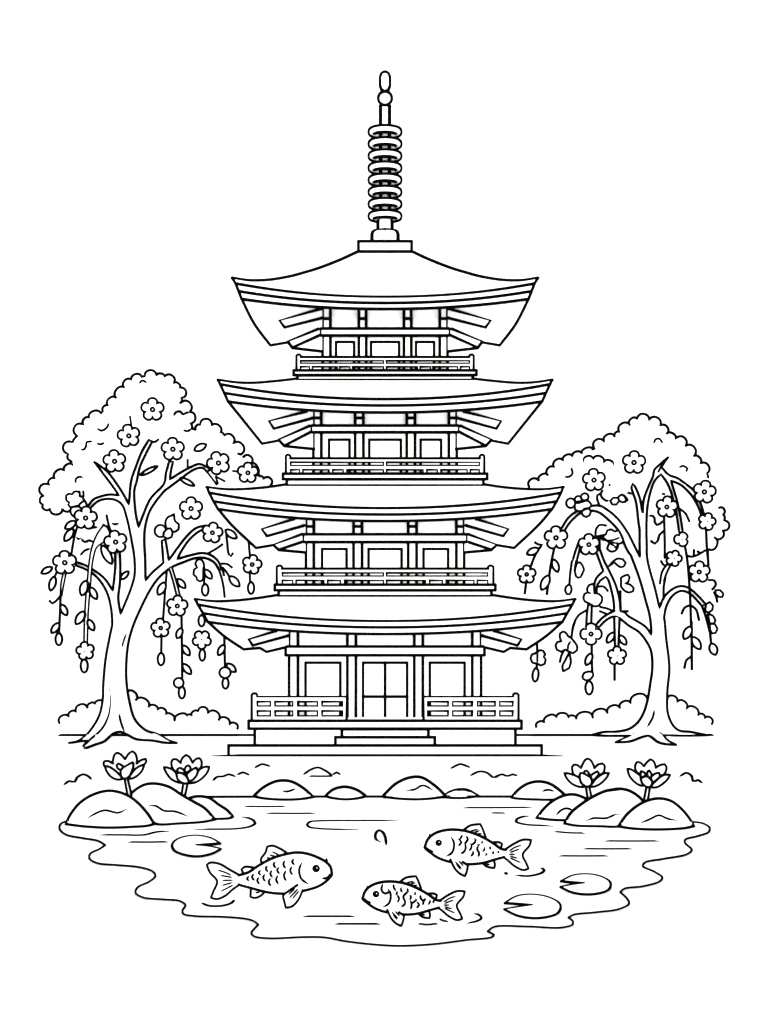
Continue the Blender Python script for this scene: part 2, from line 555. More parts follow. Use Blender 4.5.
TIERS = [
    dict(tip=(152.2, 279), L=[(149.5, 283.5, 296.4), (146.5, 291.2, 303), (143.5, 299, 309)],
         hip=[(152.2, 279), (139, 281.2), (126.3, 281.5), (114.4, 280.7), (104, 279.1), (92.3, 276.8), (82, 273.9), (69, 270.1), (55, 265), (40, 258.8), (26.8, 252.5)],
         fin=[(143.5, 299), (130.6, 324), (114.7, 345.3), (97.1, 342.3), (92.8, 348), (63, 351.4)],
         arms=[[(105.7, 320.4), (63.2, 308.6), (62, 317.8), (100.5, 327.3)], [(97.1, 341.2), (65.3, 328.9), (63.2, 335), (92.8, 347.4)]],
         colo=(54.7, 62.5), coli=(18.9, 26.2), tick=318.7, lin=(65, 328.6, 335.5), win=(49, 31, 342), door=(14, 342), foot=374,
         rail=dict(top=357, post=(84.2, 88.6), ptop=354.6, r1=(360.4, 363.6), r2=(366.4, 370), o1=[(84.8, 1.1)],
                   o2=[(84.8, 75.2), (72.9, 47.5), (45.8, 34.8), (32.8, 1.1)]), slab=(91.4, 370.4, 375), plinth=(87.6, 375, 380.2)),
    dict(tip=(166.4, 381), L=[(165, 384.2, 399.1), (160.8, 393, 405.5), (157, 401.5, 412.5)],
         hip=[(166.4, 381), (157, 382.6), (148, 383.6), (133, 384), (110.7, 382.3), (88, 379.8)],
         fin=[(157, 401.5), (145.4, 415.7), (123.1, 443.6), (106, 440.4), (101, 446), (71, 449)],
         arms=[[(116.2, 421), (78.6, 411.5), (71.7, 418), (111.3, 428.5)], [(106.3, 439.3), (74.2, 425.9), (73.2, 432.2), (101, 445.6)]],
         colo=(63.8, 71.7), coli=(21.7, 29.9), tick=418, lin=(74.2, 425.6, 432.2), win=(56, 35.6, 439.7), door=(15.8, 439.7), foot=478,
         rail=dict(top=458.3, post=(94.7, 99.2), ptop=454.8, r1=(461.9, 465.8), r2=(469.4, 473.6), o1=[(94.7, 1.2)],
                   o2=[(94.7, 85), (82.4, 55.6), (52.7, 41.5), (38.4, 1.2)]), slab=(102.1, 473.7, 479.1), plinth=(98.3, 479.1, 485.6)),
    dict(tip=(177.6, 488.2), L=[(176, 492.7, 508), (171.6, 501.3, 514.5), (167.1, 509, 521)],
         hip=[(177.6, 488.2), (166, 489.8), (156, 490.4), (138, 490), (117, 488.2), (98.6, 485.4)],
         fin=[(167.1, 509), (153.3, 525), (129.1, 547.9), (111.7, 545), (106.5, 550), (80.4, 552.3)],
         arms=[[(123.4, 529), (91, 519), (80.4, 525.5), (118.2, 536)], [(111.7, 544.6), (81.7, 534.2), (81.7, 542), (106.5, 549.6)]],
         colo=(71.3, 79.1), coli=(23.1, 31.5), tick=526.5, lin=(82.2, 534.3, 542), win=(63, 38.5, 549), door=(16.5, 549), foot=589,
         rail=dict(top=568.6, post=(103, 108.3), ptop=565.6, r1=(572.5, 576.4), r2=(580, 584.6), o1=[(103, 1.2)],
                   o2=[(103, 92), (89.2, 60.8), (57.7, 44.2), (40.8, 1.2)]), slab=(110.3, 584.7, 590.2), plinth=(106.4, 590.2, 596.2)),
    dict(tip=(189.3, 600.2), L=[(187.2, 604.6, 620.8), (182, 613.2, 627.3), (177.3, 621.8, 634)],
         hip=[(189.3, 600.2), (178, 601.8), (169, 602.4), (148, 601.5), (127.3, 599.2), (106.5, 596)],
         fin=[(177.3, 621.8), (161.1, 636), (141.6, 649.2), (125.2, 647.9), (118.7, 651.8), (98.6, 647)],
         arms=[[(136.4, 639.3), (109, 631), (96, 635.6), (132.5, 645.3)]],
         colo=(87.2, 96), coli=(29.2, 37.7), tick=None, lin=(99.4, 646.5, 655.2), win=(79.5, 44.8, 662.7), door=(22, 662.7), foot=722,
         rail=None, slab=(136.4, 720.8, 728.5), plinth=None),
]


def hip_points(t):
    hp = [(wof(a), zat(y, wof(a))) for a, y in t['hip']]
    return hp


for ti, t in enumerate(TIERS):
    # ---------------- roof: four concave slopes, a three-line fascia, a soffit rising to the wall
    m = MB()
    hip = spline(t['hip'], False, 5, 80)
    rows = []
    yc0 = t['L'][0][2] - 1.6
    for i, (a, y) in enumerate(hip):
        w = wof(a); zc = zat(y, w)
        u = i / (len(hip) - 1)
        sag = (zc - zat(yc0, w)) if i == 0 else None
        if i == 0: sag0 = sag
        rows.append((w, zc, zc - sag0 * (1 - u) ** 1.6))
    eave = [(wof(a), zat(yk, wof(a)), zat(yc, wof(a))) for a, yk, yc in t['L']]
    ww = wof(t['colo'][1]) - .05
    under = [(ww, eave[2][2] + .16 * (eave[2][0] - ww) + .18, eave[2][2] + .16 * (eave[2][0] - ww) + .18)]
    seq = list(reversed(rows)) + eave + under
    NS = 24; PW = 2.15

    def rowpt(row, s):
        w, zc, zm = row
        return V3(s * w, -w, zm + (zc - zm) * abs(s) ** PW)
    R4 = [Matrix.Rotation(k * math.pi / 2, 3, 'Z') for k in range(4)]
    for R in R4:
        vs = []; fs = []
        for row in seq:
            for j in range(NS + 1):
                vs.append(R @ rowpt(row, -1 + 2 * j / NS))
        for i in range(len(seq) - 1):
            for j in range(NS):
                o = i * (NS + 1) + j
                fs.append((o, o + NS + 1, o + NS + 2, o + 1))
        m.add(vs, fs)
    for row in eave:
        m.tube([rowpt(row, -1 + 2 * j / NS) + V3(0, -.01, 0) for j in range(NS + 1)], ink_r(W_PAG, row[0]))
    for R in R4[:2]:
        m.tube([R @ (rowpt(row, -1) + V3(-.02, -.02, .03)) for row in rows], ink_r(W_PAG * 1.08, rows[0][0]))
        m.tube([R @ rowpt(row, -1) for row in [rows[0]] + eave], ink_r(W_PAG, rows[0][0]))
    w_top = rows[-1][0]; zt = rows[-1][1]
    m.add([(-w_top, -w_top, zt), (w_top, -w_top, zt), (w_top, w_top, zt), (-w_top, w_top, zt)], [(0, 1, 2, 3)])
    w_, zz = under[0][0], under[0][1]
    m.add([(-w_, -w_, zz), (w_, -w_, zz), (w_, w_, zz), (-w_, w_, zz)], [(3, 2, 1, 0)])
    roof = m.build('roof', pagoda)

    # ---------------- corner brackets: a panel under each hip, and the arms that carry it
    def diag(a, y, off=0.):
        o = off * .7071; g = a / F
        w = (g * (DC - o) + o) / (1 + g)
        return V3(SIDE * (-w + o), -w - o, zat(y, w + o))

    def diag_plate(m, pts, half, px, ink, off):
        n = len(pts)
        fr = [diag(*p, off=half) for p in pts]; bk = [diag(*p, off=-half) for p in pts]
        pv, _, ff, _, _, _ = delaunay_2d_cdt([Vector(p) for p in pts], [], [list(range(n))], 1, 1e-6)
        fs = []
        for f in ff:
            fs.append(list(f)); fs.append([n + i for i in reversed(f)])
        for i in range(n):
            fs.append((i, (i + 1) % n, n + (i + 1) % n, n + i))
        m.add(fr + bk, fs)
        m.tube([diag(*p, off=off) for p in ink], ink_r(px, wof(ink[0][0])))
    fin = t['fin']; af = t['L'][2]
    sm = spline(fin[:3], False, 4, 80) + fin[3:]
    a_w = t['colo'][1] - 1
    top_w = wof(a_w); topy = HY - (under[0][1] + .05 - H) * F / (DC - top_w)
    poly = sm + [(a_w, fin[-1][1]), (a_w, topy), (af[0] - 2, t['L'][2][1] - 1.5)]
    for SIDE in (1, -1):
        m = MB()
        diag_plate(m, poly, .03, W_PAG, sm, .02)
        m.build('corner_bracket', roof)
        for ai, arm in enumerate(t['arms']):
            m = MB()
            arm = [arm[0], (arm[1][0] + 1.4 * ai, arm[1][1]), (arm[2][0] + 1.4 * ai + .6, arm[2][1]), arm[3]]
            diag_plate(m, arm, .06, W_PAG, [arm[1], arm[0], arm[3], arm[2]], .06)
            m.build('bracket_arm', roof)

    # ---------------- storey: walls, columns, lintel, windows
    wc = wof(t['colo'][1]); wl = wof(t['lin'][0]); wwall = wc - .10
    m = MB()
    z_hi = under[0][1] + .1; z_lo = zat(t['foot'], wc)
    m.box(-wwall, wwall, -wwall, wwall, z_lo, z_hi)
    wall = m.build('wall', pagoda)
    y_hi = HY - (z_hi - .02 - H) * F / (DC - wc)

    def column(a0, a1):
        m = MB()
        face_box(m, a0, a1, y_hi, t['foot'], wc, .35, edges='lr')
        if t['tick']:
            z = zat(t['tick'], wc)
            m.tube([V3(xat(a0, wc), -wc, z), V3(xat(a1, wc), -wc, z)], ink_r(W_PAG, wc))
        ob = m.build('column', wall)
        if abs(a0) < i1 + 1: around(ob, wall, (1, 3))
    o0, o1 = t['colo']; i0, i1 = t['coli']
    column(-o1, -o0); column(-i1, -i0); column(i0, i1); column(o0, o1)
    m = MB()
    square_slab(m, *t['lin'])
    lintel = m.build('lintel', wall)
    # windows: a framed panel standing proud of the wall
    wf = wwall + .035
    wn = t['win']
    bot = t['foot'] if ti < 3 else 720

    def panel(name, a0, a1, y0, y1, cross=False):
        m = MB()
        face_box(m, a0, a1, y0, y1, wf, .06, px=W_PAG * .92)
        if cross:
            r = ink_r(W_PAG, wf)
            m.tube([V3(0, -wf, zat(y0, wf)), V3(0, -wf, zat(y1, wf))], r)
            z = zat(696.6, wf)
            m.tube([V3(xat(a0, wf), -wf, z), V3(xat(a1, wf), -wf, z)], r)
        ob = m.build(name, wall)
        if name == 'window': around(ob, wall, (1, 3))
        return ob
    panel('window', -wn[0], -wn[1], wn[2], bot)
    panel('window', wn[1], wn[0], wn[2], bot)
    if ti < 3:
        panel('window', -t['door'][0], t['door'][0], t['door'][1], bot)
    else:
        panel('door', -t['door'][0], t['door'][0], t['door'][1], bot, cross=True)

    # ---------------- balcony: slab on a plinth, and an openwork railing on each side
    if t['rail']:
        m = MB()
        square_slab(m, *t['slab'])
        balcony = m.build('balcony', pagoda)
        m = MB()
        w_, z0_, z1_ = square_slab(m, *t['plinth'], sink=.25)
        m.tube([V3(-w_, -w_ - .1, z0_ - .01), V3(w_, -w_ - .1, z0_ - .01)], ink_r(W_PAG, w_))
        m.build('plinth', balcony)
        rl = t['rail']
        m = MB()
        wr = wof(t['slab'][0]) - .02
        th = .08
        ybot = t['slab'][1] - .1
        # outer rails as solid bars around the openings
        X = lambda a: xat(a, wr)
        Z = lambda y: zat(y, wr)
        aE = rl['post'][0]

        def bar(a0, a1, y0, y1):
            m.box(X(a0), X(a1), -wr, -wr + th, Z(y1), Z(y0))
        bar(-aE, aE, rl['top'], rl['r1'][0]); bar(-aE, aE, rl['r1'][1], rl['r2'][0])
        if ybot - rl['r2'][1] > .05: bar(-aE, aE, rl['r2'][1], ybot)
        for (ya, yb), ops in ((rl['r1'], rl['o1']), (rl['r2'], rl['o2'])):
            xs = sorted([(-a, -b) for a, b in ops] + [(b, a) for a, b in ops])
            prev = -aE
            for a, b in xs:
                if a - prev > .15: bar(prev, a, ya, yb)
                prev = b
            if aE - prev > .15: bar(prev, aE, ya, yb)
            r = ink_r(W_RAIL, wr)
            for a, b in xs:
                e = .35
                loop = [V3(X(a + e), -wr, Z(ya + e)), V3(X(b - e), -wr, Z(ya + e)), V3(X(b - e), -wr, Z(yb - e)), V3(X(a + e), -wr, Z(yb - e))]
                m.tube(loop + [loop[0]], r)
        r = ink_r(W_PAG * .9, wr)
        m.tube([V3(X(-aE), -wr, Z(rl['top'])), V3(X(aE), -wr, Z(rl['top']))], r)
        for s in (-1, 1):
            m.box(min(X(s * aE), X(s * rl['post'][1])), max(X(s * aE), X(s * rl['post'][1])), -wr, -wr + .12, Z(ybot), Z(rl['ptop'] + .8))
            p0, p1 = rl['post']
            path = [(s * p1, ybot), (s * p1, rl['ptop'] + 1.2), (s * (p1 * .7 + p0 * .3), rl['ptop']), (s * (p1 * .3 + p0 * .7), rl['ptop']), (s * p0, rl['ptop'] + 1.2), (s * p0, rl['top'])]
            m.tube([V3(X(a), -wr, Z(y)) for a, y in path], r)
        rail = m.build('railing', balcony)
        sm_ = MB()                        # plain rails on the other sides
        for y0, y1 in ((rl['top'], rl['r1'][0]), (rl['r1'][1], rl['r2'][0])):
            sm_.box(X(-aE), X(aE), -wr, -wr + th, Z(y1), Z(y0))
        srail = sm_.build('railing', balcony); srail.rotation_euler = (0, 0, math.pi / 2)
        around(srail, balcony, (3,))

# ---------------- ground storey: veranda slab, base, steps, platform, two front railings
m = MB()
WV = wof(156.5) - .08
xv = xat(136.4, WV); zv1, zv0 = zat(720.8, WV), zat(728.6, WV)
m.box(-xv, xv, -WV, wof(136.4), zv0, zv1)
c = [V3(-xv, -WV, zv0), V3(xv, -WV, zv0), V3(xv, -WV, zv1), V3(-xv, -WV, zv1)]
for i in range(4):
    m.tube([c[i], c[(i + 1) % 4]], ink_r(W_PAG, WV))
veranda = m.build('veranda', pagoda)
for side in (-1, 1):
    m = MB()
    wr = WV - .02; th = .1
    X = lambda a: xat(a, wr)
    Z = lambda y: zat(y, wr)
    ops = [(128.0, 114.3), (110.3, 92), (87.6, 67.2), (63.3, 42.2)]
    rws = [(701.3, 706.3), (710.6, 716.2)]

    def bar(a0, a1, y0, y1):
        x0, x1 = sorted((X(side * a0), X(side * a1)))
        m.box(x0, x1, -wr, -wr + th, Z(y1), Z(y0))
    bar(38.5, 128.6, 696.6, 701.3); bar(38.5, 128.6, 706.3, 710.6); bar(38.5, 128.6, 716.2, 720.6)
    cuts = [(38.5, 42.2), (63.3, 67.2), (87.6, 92), (110.3, 114.3), (128, 128.6)]
    for ya, yb in rws:
        for a, b in cuts: bar(a, b, ya, yb)
        for a, b in ops:
            e = .35; a_, b_ = a - e, b + e
            pts = [V3(X(side * a_), -wr, Z(ya + e)), V3(X(side * b_), -wr, Z(ya + e)), V3(X(side * b_), -wr, Z(yb - e)), V3(X(side * a_), -wr, Z(yb - e))]
            m.tube(pts + [pts[0]], ink_r(2.5, wr))
    bar(128.6, 133.4, 694.3, 720.6)
    r = ink_r(W_PAG * .92, wr)
    m.tube([V3(X(side * 38.5), -wr, Z(720)), V3(X(side * 38.5), -wr, Z(696.6)), V3(X(side * 128), -wr, Z(696.6)), V3(X(side * 128), -wr, Z(694.8)),
            V3(X(side * 129.2), -wr, Z(693.4)), V3(X(side * 132), -wr, Z(693.4)), V3(X(side * 133.4), -wr, Z(694.8)), V3(X(side * 133.4), -wr, Z(720.6))], r)
    m.build('railing', veranda)
m = MB()
WB = wof(156.5) - .22
xb = xat(130.3, WB); zb1 = zat(728.9, WB); zb0 = zat(745.4, WB) - .02
m.box(-xb, xb, -WB, wof(130.3), .01, zb1)
for s_ in (-1, 1):
    m.tube([V3(s_ * xb, -WB, zb0), V3(s_ * xb, -WB, zb1 - .03)], ink_r(W_PAG, WB))
base = m.build('base', pagoda)
m = MB()
w = wof(156.5); z1 = zat(745.4, w); z0 = zat(756.2, w)
m.box(-w, w, -w, -1.2, z0, z1)
c = [V3(-w, -w, z0), V3(w, -w, z0), V3(w, -w, z1), V3(-w, -w, z1)]
for i in range(4):
    m.tube([c[i], c[(i + 1) % 4]], ink_r(W_PAG, w))
m.build('platform', pagoda)
wb = WB
m = MB()
ws = wb + .1
face_box(m, -43.2, 43.2, 729.2, 737.2, ws, ws - wb + .1, edges='tlr')
m.build('step', base)
m = MB()
ws2 = wb + .16
face_box(m, -49.7, 49.7, 737.2, 745.2, ws2, ws2 - wb + .1, edges='tlr')
m.build('step', base)

# ---------------- spire on the top roof
k = DC / F


def zs(y): return H + (HY - y) * k


m = MB()
w_, z0_, z1_ = square_slab(m, 26.6, 241.3, 252.4, sink=.35)
m.tube([V3(-w_, -w_ - .06, z0_ + .02), V3(w_, -w_ - .06, z0_ + .02)], ink_r(W_PAG, w_))
spire = m.build('spire', pagoda)
rI = W_PAG * .62 * k


def circ(m, r, z, n=40, rr=rI):
    m.tube([V3(r * math.cos(a), r * math.sin(a), z) for a in (2 * math.pi * j / n for j in range(n))], rr, True)


m = MB()
m.lathe([(13 * k, zs(241.3)), (13 * k, zs(235)), (12 * k, zs(232.6)), (9.5 * k, zs(231.8)), (7 * k, zs(231.8))])
for s in (-1, 1):
    m.tube([V3(s * 13 * k, -.2, zs(241.3)), V3(s * 13 * k, -.2, zs(235.5)), V3(s * 12.2 * k, -.2, zs(233.2)), V3(s * 10 * k, -.2, zs(232)), V3(0, -.38, zs(232))], rI)
m.build('drum', spire)
m = MB()
m.lathe([(7 * k, zs(232)), (7 * k, zs(220)), (4.4 * k, zs(219)), (4.4 * k, zs(104))])
for s in (-1, 1):
    m.tube([V3(s * 7 * k, -.12, zs(232)), V3(s * 7 * k, -.12, zs(222))], rI)
    m.tube([V3(s * 4.5 * k, -.1, zs(222)), V3(s * 4.5 * k, -.1, zs(107))], rI)
m.build('shaft', spire)
RING_R, RING_T = 13.0 * k, 2.6 * k
for i in range(8):
    yc = 131.6 + i * 12.05
    zc = zs(yc + .3)
    m = MB()
    nu, nv = 40, 14
    vs = []; fs = []
    for a in range(nu):
        ph = 2 * math.pi * a / nu
        for b in range(nv):
            th = 2 * math.pi * b / nv
            q = RING_R + RING_T * math.cos(th)
            vs.append((q * math.cos(ph), q * math.sin(ph), zc + RING_T * math.sin(th)))
    for a in range(nu):
        for b in range(nv):
            fs.append((a * nv + b, ((a + 1) % nu) * nv + b, ((a + 1) % nu) * nv + (b + 1) % nv, a * nv + (b + 1) % nv))
    m.add(vs, fs)
    tn = (HY - yc) / F
    for add, span in ((0, range(72)), (math.pi, range(34, 75))):
        pts = []
        for a in span:
            ph = 2 * math.pi * a / 72
            th = math.atan(-(1 / tn) * math.sin(ph)) + add
            q = RING_R + (RING_T + .25 * k) * math.cos(th)
            pts.append(V3(q * math.cos(ph), q * math.sin(ph), zc + (RING_T + .25 * k) * math.sin(th)))
        m.tube(pts, rI * .98, add == 0)
    m.build('ring', spire)
m = MB()
m.ball((0, 0, zs(99.6)), 6.6 * k, 24, 16)
m.tube([V3(6.9 * k * math.cos(a), -.19, zs(99.6) + 6.9 * k * math.sin(a)) for a in (2 * math.pi * j / 40 for j in range(40))], rI * .72, True)
m.build('ball', spire)
m = MB()
cap = [(.6, 93.4), (1.2, 91.6), (3.4, 89.6), (4.6, 86), (4.6, 78), (3.4, 74.4), (1.5, 73), (.1, 72.7)]
m.lathe([(r * k, zs(y)) for r, y in cap], n=20)
loop = [(r * k, y) for r, y in cap]
m.tube([V3(x, -.05, zs(y)) for x, y in loop] + [V3(-x, -.05, zs(y)) for x, y in reversed(loop)], rI, True)
m.build('finial', spire)

for o in [c for c in bpy.data.objects if c.parent is pagoda]:
    pass  # every part is already modelled about the pagoda's axis

# ================================================================== TREES
DT = 68.3      # distance of the trunks
DCR = 70.3     # distance of the crowns
DTW = 67.7     # hanging twigs
DBL = 67.5     # blossoms


def part_puff(name, parent, root, poly, d, front, px, rim=.03, grid=3., ink=None, lines=(), back=None, ground=False, closed=True):
    m = MB()
    m.puff(poly, d, front, back, rim, grid, ground)
    for path in (ink if ink is not None else [poly]):
        m.outline(path, d, px, rim, closed if ink is None else False, ground)
    for ln in lines:
        pts, w = ln[0], ln[1]
        m.stroke(pts, d, w, poly, front, rim, ground, ln[2] if len(ln) > 2 else .2)
    return m.build(name, parent, root)


def blossom(parent, root, cx, cy, R, n=5, rot=95, eye=True, squash=1., d=DBL):
    poly = petals(cx, cy, R, n, rot, squash)
    m = MB()
    m.puff(poly, d, .12, None, .03, 3.)
    m.outline(poly, d, W_FLOW, .03)
    if eye:
        rr = R * .165
        c = ellipse(cx, cy, rr, rr, 0, 12)
        m.stroke(c + [c[0]], d, 1.7, poly, .12, .03, taper=0, smooth=False)
    else:
        m.ball(P(cx, cy, d) - Vector((0, .15, 0)), .035, 8, 6, 1)
    return m.build('blossom', parent, root)


def leaf(parent, root, x0, y0, x1, y1, w=.5, d=DTW, px=None, name='leaf'):
    poly = leaf_shape(x0, y0, x1, y1, w)
    return part_puff(name, parent, root, poly, d - .04, .05, px or 2.0, .02, 2.5)


def tleaf(tr, parent, root, x0, y0, x1, y1, w=.5, **kw):
    a, b = tr((x0, y0), (x1, y1))
    return leaf(parent, root, a[0], a[1], b[0], b[1], w, **kw)


def bud(parent, root, x, y0, y1, w, name='bud', slant=0):
    h = y1 - y0
    poly = spline([(x, y0), (x + w * .36, y0 + h * .2), (x + w * .5 + slant * .6, y0 + h * .55), (x + w * .3 + slant, y0 + h * .9), (x + slant, y1),
                   (x - w * .3 + slant, y0 + h * .9), (x - w * .5 + slant * .6, y0 + h * .55), (x - w * .36, y0 + h * .2)], True, 1., 80)
    return part_puff(name, parent, root, poly, DTW - .04, .08, 2.0, .02, 2.5)


def twig(parent, root, paths, px=2.0, d=DTW, taper=0):
    first = None
    for p in paths:
        m = MB()
        s = spline(p, False, 2.0, 75)
        m.tube([P(a, b, d) for a, b in s], px * .5 * d / F * WK, False, taper)
        o = m.build('twig', parent, root)
        first = first or o
    return first


def band(parent, root, left, right, d=DTW, px=2.0):
    """white twig drawn by its two edges"""
    l = spline(left, False, 2.5, 75); r = spline(right, False, 2.5, 75)
    poly = l + list(reversed(r))
    m = MB()
    m.puff(poly, d, .04, None, .03, 4)
    for e in (l, r):
        m.outline(e, d, px, .03, False)
    return m.build('twig', parent, root)


# ------------------------------------------------------------ tree on the left
base_l = G(120, 737, 0)
tree_l = empty('blossom_tree', base_l)
tag(tree_l, 'left weeping blossom tree with a thick forked trunk and the taller cloud-like crown', 'tree', 'weeping blossom trees beside the pagoda')
R_ = base_l
trunk_l = (
    A5((395, 90), (380, 160), (360, 270), (348, 400), (343, 500), (320, 590), (250, 690), (205, 722), (160, 731), (215, 722), (262, 718), (240, 745), (248, 760),
       (300, 740), (350, 722), (400, 680), (440, 668), (480, 685), (530, 710), (620, 718), (690, 730), (750, 731), (710, 718), (640, 680), (580, 660), (520, 600), (490, 500), (475, 400),
       (473, 300), (485, 180), (510, 90), (548, 0)) +
    A4((60, 590), (110, 520), (180, 460), (260, 425), (330, 402), (390, 403), (440, 430), (468, 476), (482, 468), (465, 425), (420, 385), (370, 372), (300, 385),
       (220, 408), (245, 360), (290, 295), (340, 250), (385, 225), (395, 208), (330, 225), (270, 280), (220, 345), (170, 415), (160, 350), (150, 290), (128, 300), (138, 430), (110, 455), (70, 490),
       (33, 535), (30, 400), (25, 300), (30, 220), (60, 120), (150, 0)) +
    A2((180, 820), (260, 760), (330, 710), (380, 690), (410, 695), (428, 714), (455, 700), (430, 685), (380, 665), (330, 682), (260, 720), (190, 765),
       (200, 700), (212, 650), (185, 650), (165, 730), (155, 790), (100, 850)) +
    A3((768, 60), (720, 170), (695, 240), (675, 140), (668, 0)) + A1((682, 780), (705, 680), (747, 590)) + A2((37, 600), (75, 528), (58, 508)) +
    A1((714, 590), (675, 690), (646, 780), (636, 890)) + A3((632, 95),) + A1((615, 890), (560, 800), (490, 710), (408, 648), (470, 730), (530, 810), (570, 868), (520, 860), (460, 870), (405, 893)) +
    A3((370, 105), (385, 118), (430, 75), (490, 57), (550, 65), (590, 95), (620, 180), (650, 320), (668, 430), (670, 540), (650, 620), (580, 795), (565, 690), (575, 600), (578, 500), (575, 395),
       (545, 395), (545, 500), (530, 645), (480, 570), (420, 520), (340, 475), (295, 460), (295, 484), (360, 510), (430, 560), (490, 650), (520, 760), (526, 870)))
poly = spline(trunk_l, True, 2.2, 50)
part_puff('trunk', tree_l, R_, poly, DT, .3, W_TREE, .05, 4.5, ground=True, lines=[
    (A5((380, 425), (386, 500), (375, 580), (340, 650), (270, 715), (242, 745)), 1.8), (A5((432, 565), (445, 620), (463, 668)), 1.8),
    (A5((474, 128), (460, 165), (448, 208)), 1.4)])

crown_ink = [
    scallop(A3((255, 130), (208, 117, .3), (128, 118, .5), (82, 92, .45)) + A1((90, 870), (125, 800, .62), (160, 760, .42), (220, 710, .42), (278, 676, .42))),
    scallop(A1((290, 635), (245, 603, .5), (275, 527, .6), (305, 487, .12), (345, 415, .55), (380, 370, .42), (455, 345, .42), (470, 330, .1), (500, 293, .4), (555, 245, .42), (605, 178, .42),
               (650, 128, .45), (715, 108, .42), (735, 105, .05)) + A2((105, 100, .5), (157, 108, .35), (215, 148, .5), (255, 178, .35), (265, 243, .55), (222, 268, .5))),
    scallop(A2((265, 270), (315, 333, .5), (322, 405, .5), (330, 440, .2), (360, 450, .05), (385, 415, .4), (460, 420, .55), (515, 463, .42), (540, 485, .2), (595, 535, .48), (650, 602, .5), (630, 600, .1))),
    scallop(A2((662, 620), (712, 662, .5), (745, 738, .35)) + T(200, 360, 4.042)((240, 470), (257, 480, .3), (287, 505, .5))),
]
poly_cr = [q for c in (crown_ink[0][:-1] + crown_ink[1][4:-8], crown_ink[2], crown_ink[3]) for q in c]
poly_cr = poly_cr + [(262, 520), (236, 552), (190, 570), (130, 570), (88, 548), (70, 520)]
small = [A1((430, 437), (455, 452), (490, 435), (506, 402)), A1((322, 575), (350, 570), (360, 545), (362, 528), (402, 520)), A1((425, 532), (450, 540), (478, 528)),
         A1((295, 793), (292, 765), (315, 747), (342, 753)), A1((697, 152), (720, 132), (748, 147)), A2((215, 358), (228, 335), (255, 328), (277, 347), (300, 335), (318, 338)),
         A2((275, 447), (305, 455), (328, 440)), A2((60, 512), (90, 525), (125, 502)), A3((295, 300), (312, 315), (328, 305)), A3((325, 310), (350, 333), (380, 322), (405, 335)),
         A3((380, 248), (405, 240), (432, 238)), A3((520, 210), (545, 220), (570, 210)), A3((320, 420), (350, 388), (385, 375))]


def clean(poly, tol=.25):
    out = []
    for p in poly:
        if not out or math.hypot(p[0] - out[-1][0], p[1] - out[-1][1]) > tol:
            out.append(p)
    return out


part_puff('crown', tree_l, R_, clean(poly_cr), DCR, .7, W_TREE, .15, 9., ink=crown_ink, back=1.6, lines=[(s, 1.9, .1) for s in small])

for a in [(128.75, 435.8, 11.6, 5, 100), (114.5, 461.3, 11.6, 5, 95), (152.5, 409.5, 11.8, 5, 90), (172.8, 449.2, 11.8, 5, 92), (218.4, 463, 11.8, 5, 110), (247.8, 472.8, 10.6, 5, 88),
          (64.7, 562.7, 12.2, 5, 92), (115.6, 542, 11.8, 5, 100), (191, 508.6, 11.8, 5, 90), (212.3, 532.7, 10.6, 5, 80), (252, 564.5, 10, 5, 78), (177.2, 606, 10.8, 5, 85),
          (160.6, 628, 9.8, 5, 95)]:
    blossom(tree_l, R_, *a)
for pts in (((255, 100), (250, 55), (275, 35), (310, 42), (325, 18), (355, 12), (383, 28), (380, 60), (405, 66), (425, 100), (382, 135), (365, 160), (330, 160), (290, 165), (270, 140), (282, 122)),
            ((300, 168), (365, 150), (400, 180), (395, 230), (340, 265), (310, 245), (292, 205))):
    part_puff('blossom', tree_l, R_, spline(H1(*pts), True, 1.3, 45), DBL + .12, .1, W_FLOW, .03, 3.)
blossom(tree_l, R_, 85.5, 518, 11.8, 5, 84)
blossom(tree_l, R_, 201.8, 639.6, 9.6, 5, 125, False)
blossom(tree_l, R_, 85.3, 651, 9.3, 5, 100, False)
# half-open blossoms
for n_, pts in enumerate((((158, 235), (150, 190), (165, 160), (184, 152), (202, 140), (206, 180), (230, 203), (228, 232), (205, 247), (185, 245)), ellipse(121, 242, 34, 36),
                          ((138, 255), (140, 276), (163, 288), (186, 278), (192, 250), (180, 226), (160, 230)))):
    part_puff('blossom', tree_l, R_, spline(A4(*pts), True, 1.4, 45), DBL + .1 - .05 * n_, .06, W_FLOW, .03, 3.)
poly = spline(A4((350, 408), (334, 418), (327, 438), (338, 458), (319, 470), (316, 500), (334, 515), (337, 530), (355, 541), (373, 528), (374, 500), (374, 470), (378, 442), (366, 416)), True, 1.4, 42)
part_puff('blossom', tree_l, R_, poly, DBL, .1, W_FLOW, .03, 3.)
part_puff('bud', tree_l, R_, ellipse(178.7, 682.8, 4.9, 4.9), DBL, .08, W_FLOW, .03, 2.5)
part_puff('bud', tree_l, R_, ellipse(225, 672.6, 5.6, 5.4), DBL, .08, W_FLOW, .03, 2.5)
tleaf(A2, tree_l, R_, 347, 578, 425, 540, .48)
tleaf(A2, tree_l, R_, 0, 738, 115, 678, .2)
tleaf(A2, tree_l, R_, 255, 755, 350, 805, .27)
twig(tree_l, R_, [A2((405, 692), (440, 730), (490, 797)), A2((305, 640), (305, 685)), A2((485, 748), (498, 790)), A2((490, 748), (540, 775)), A2((597, 710), (630, 716)), A1((640, 362), (650, 430)), A2((745, 737), (768, 738))], 1.8)
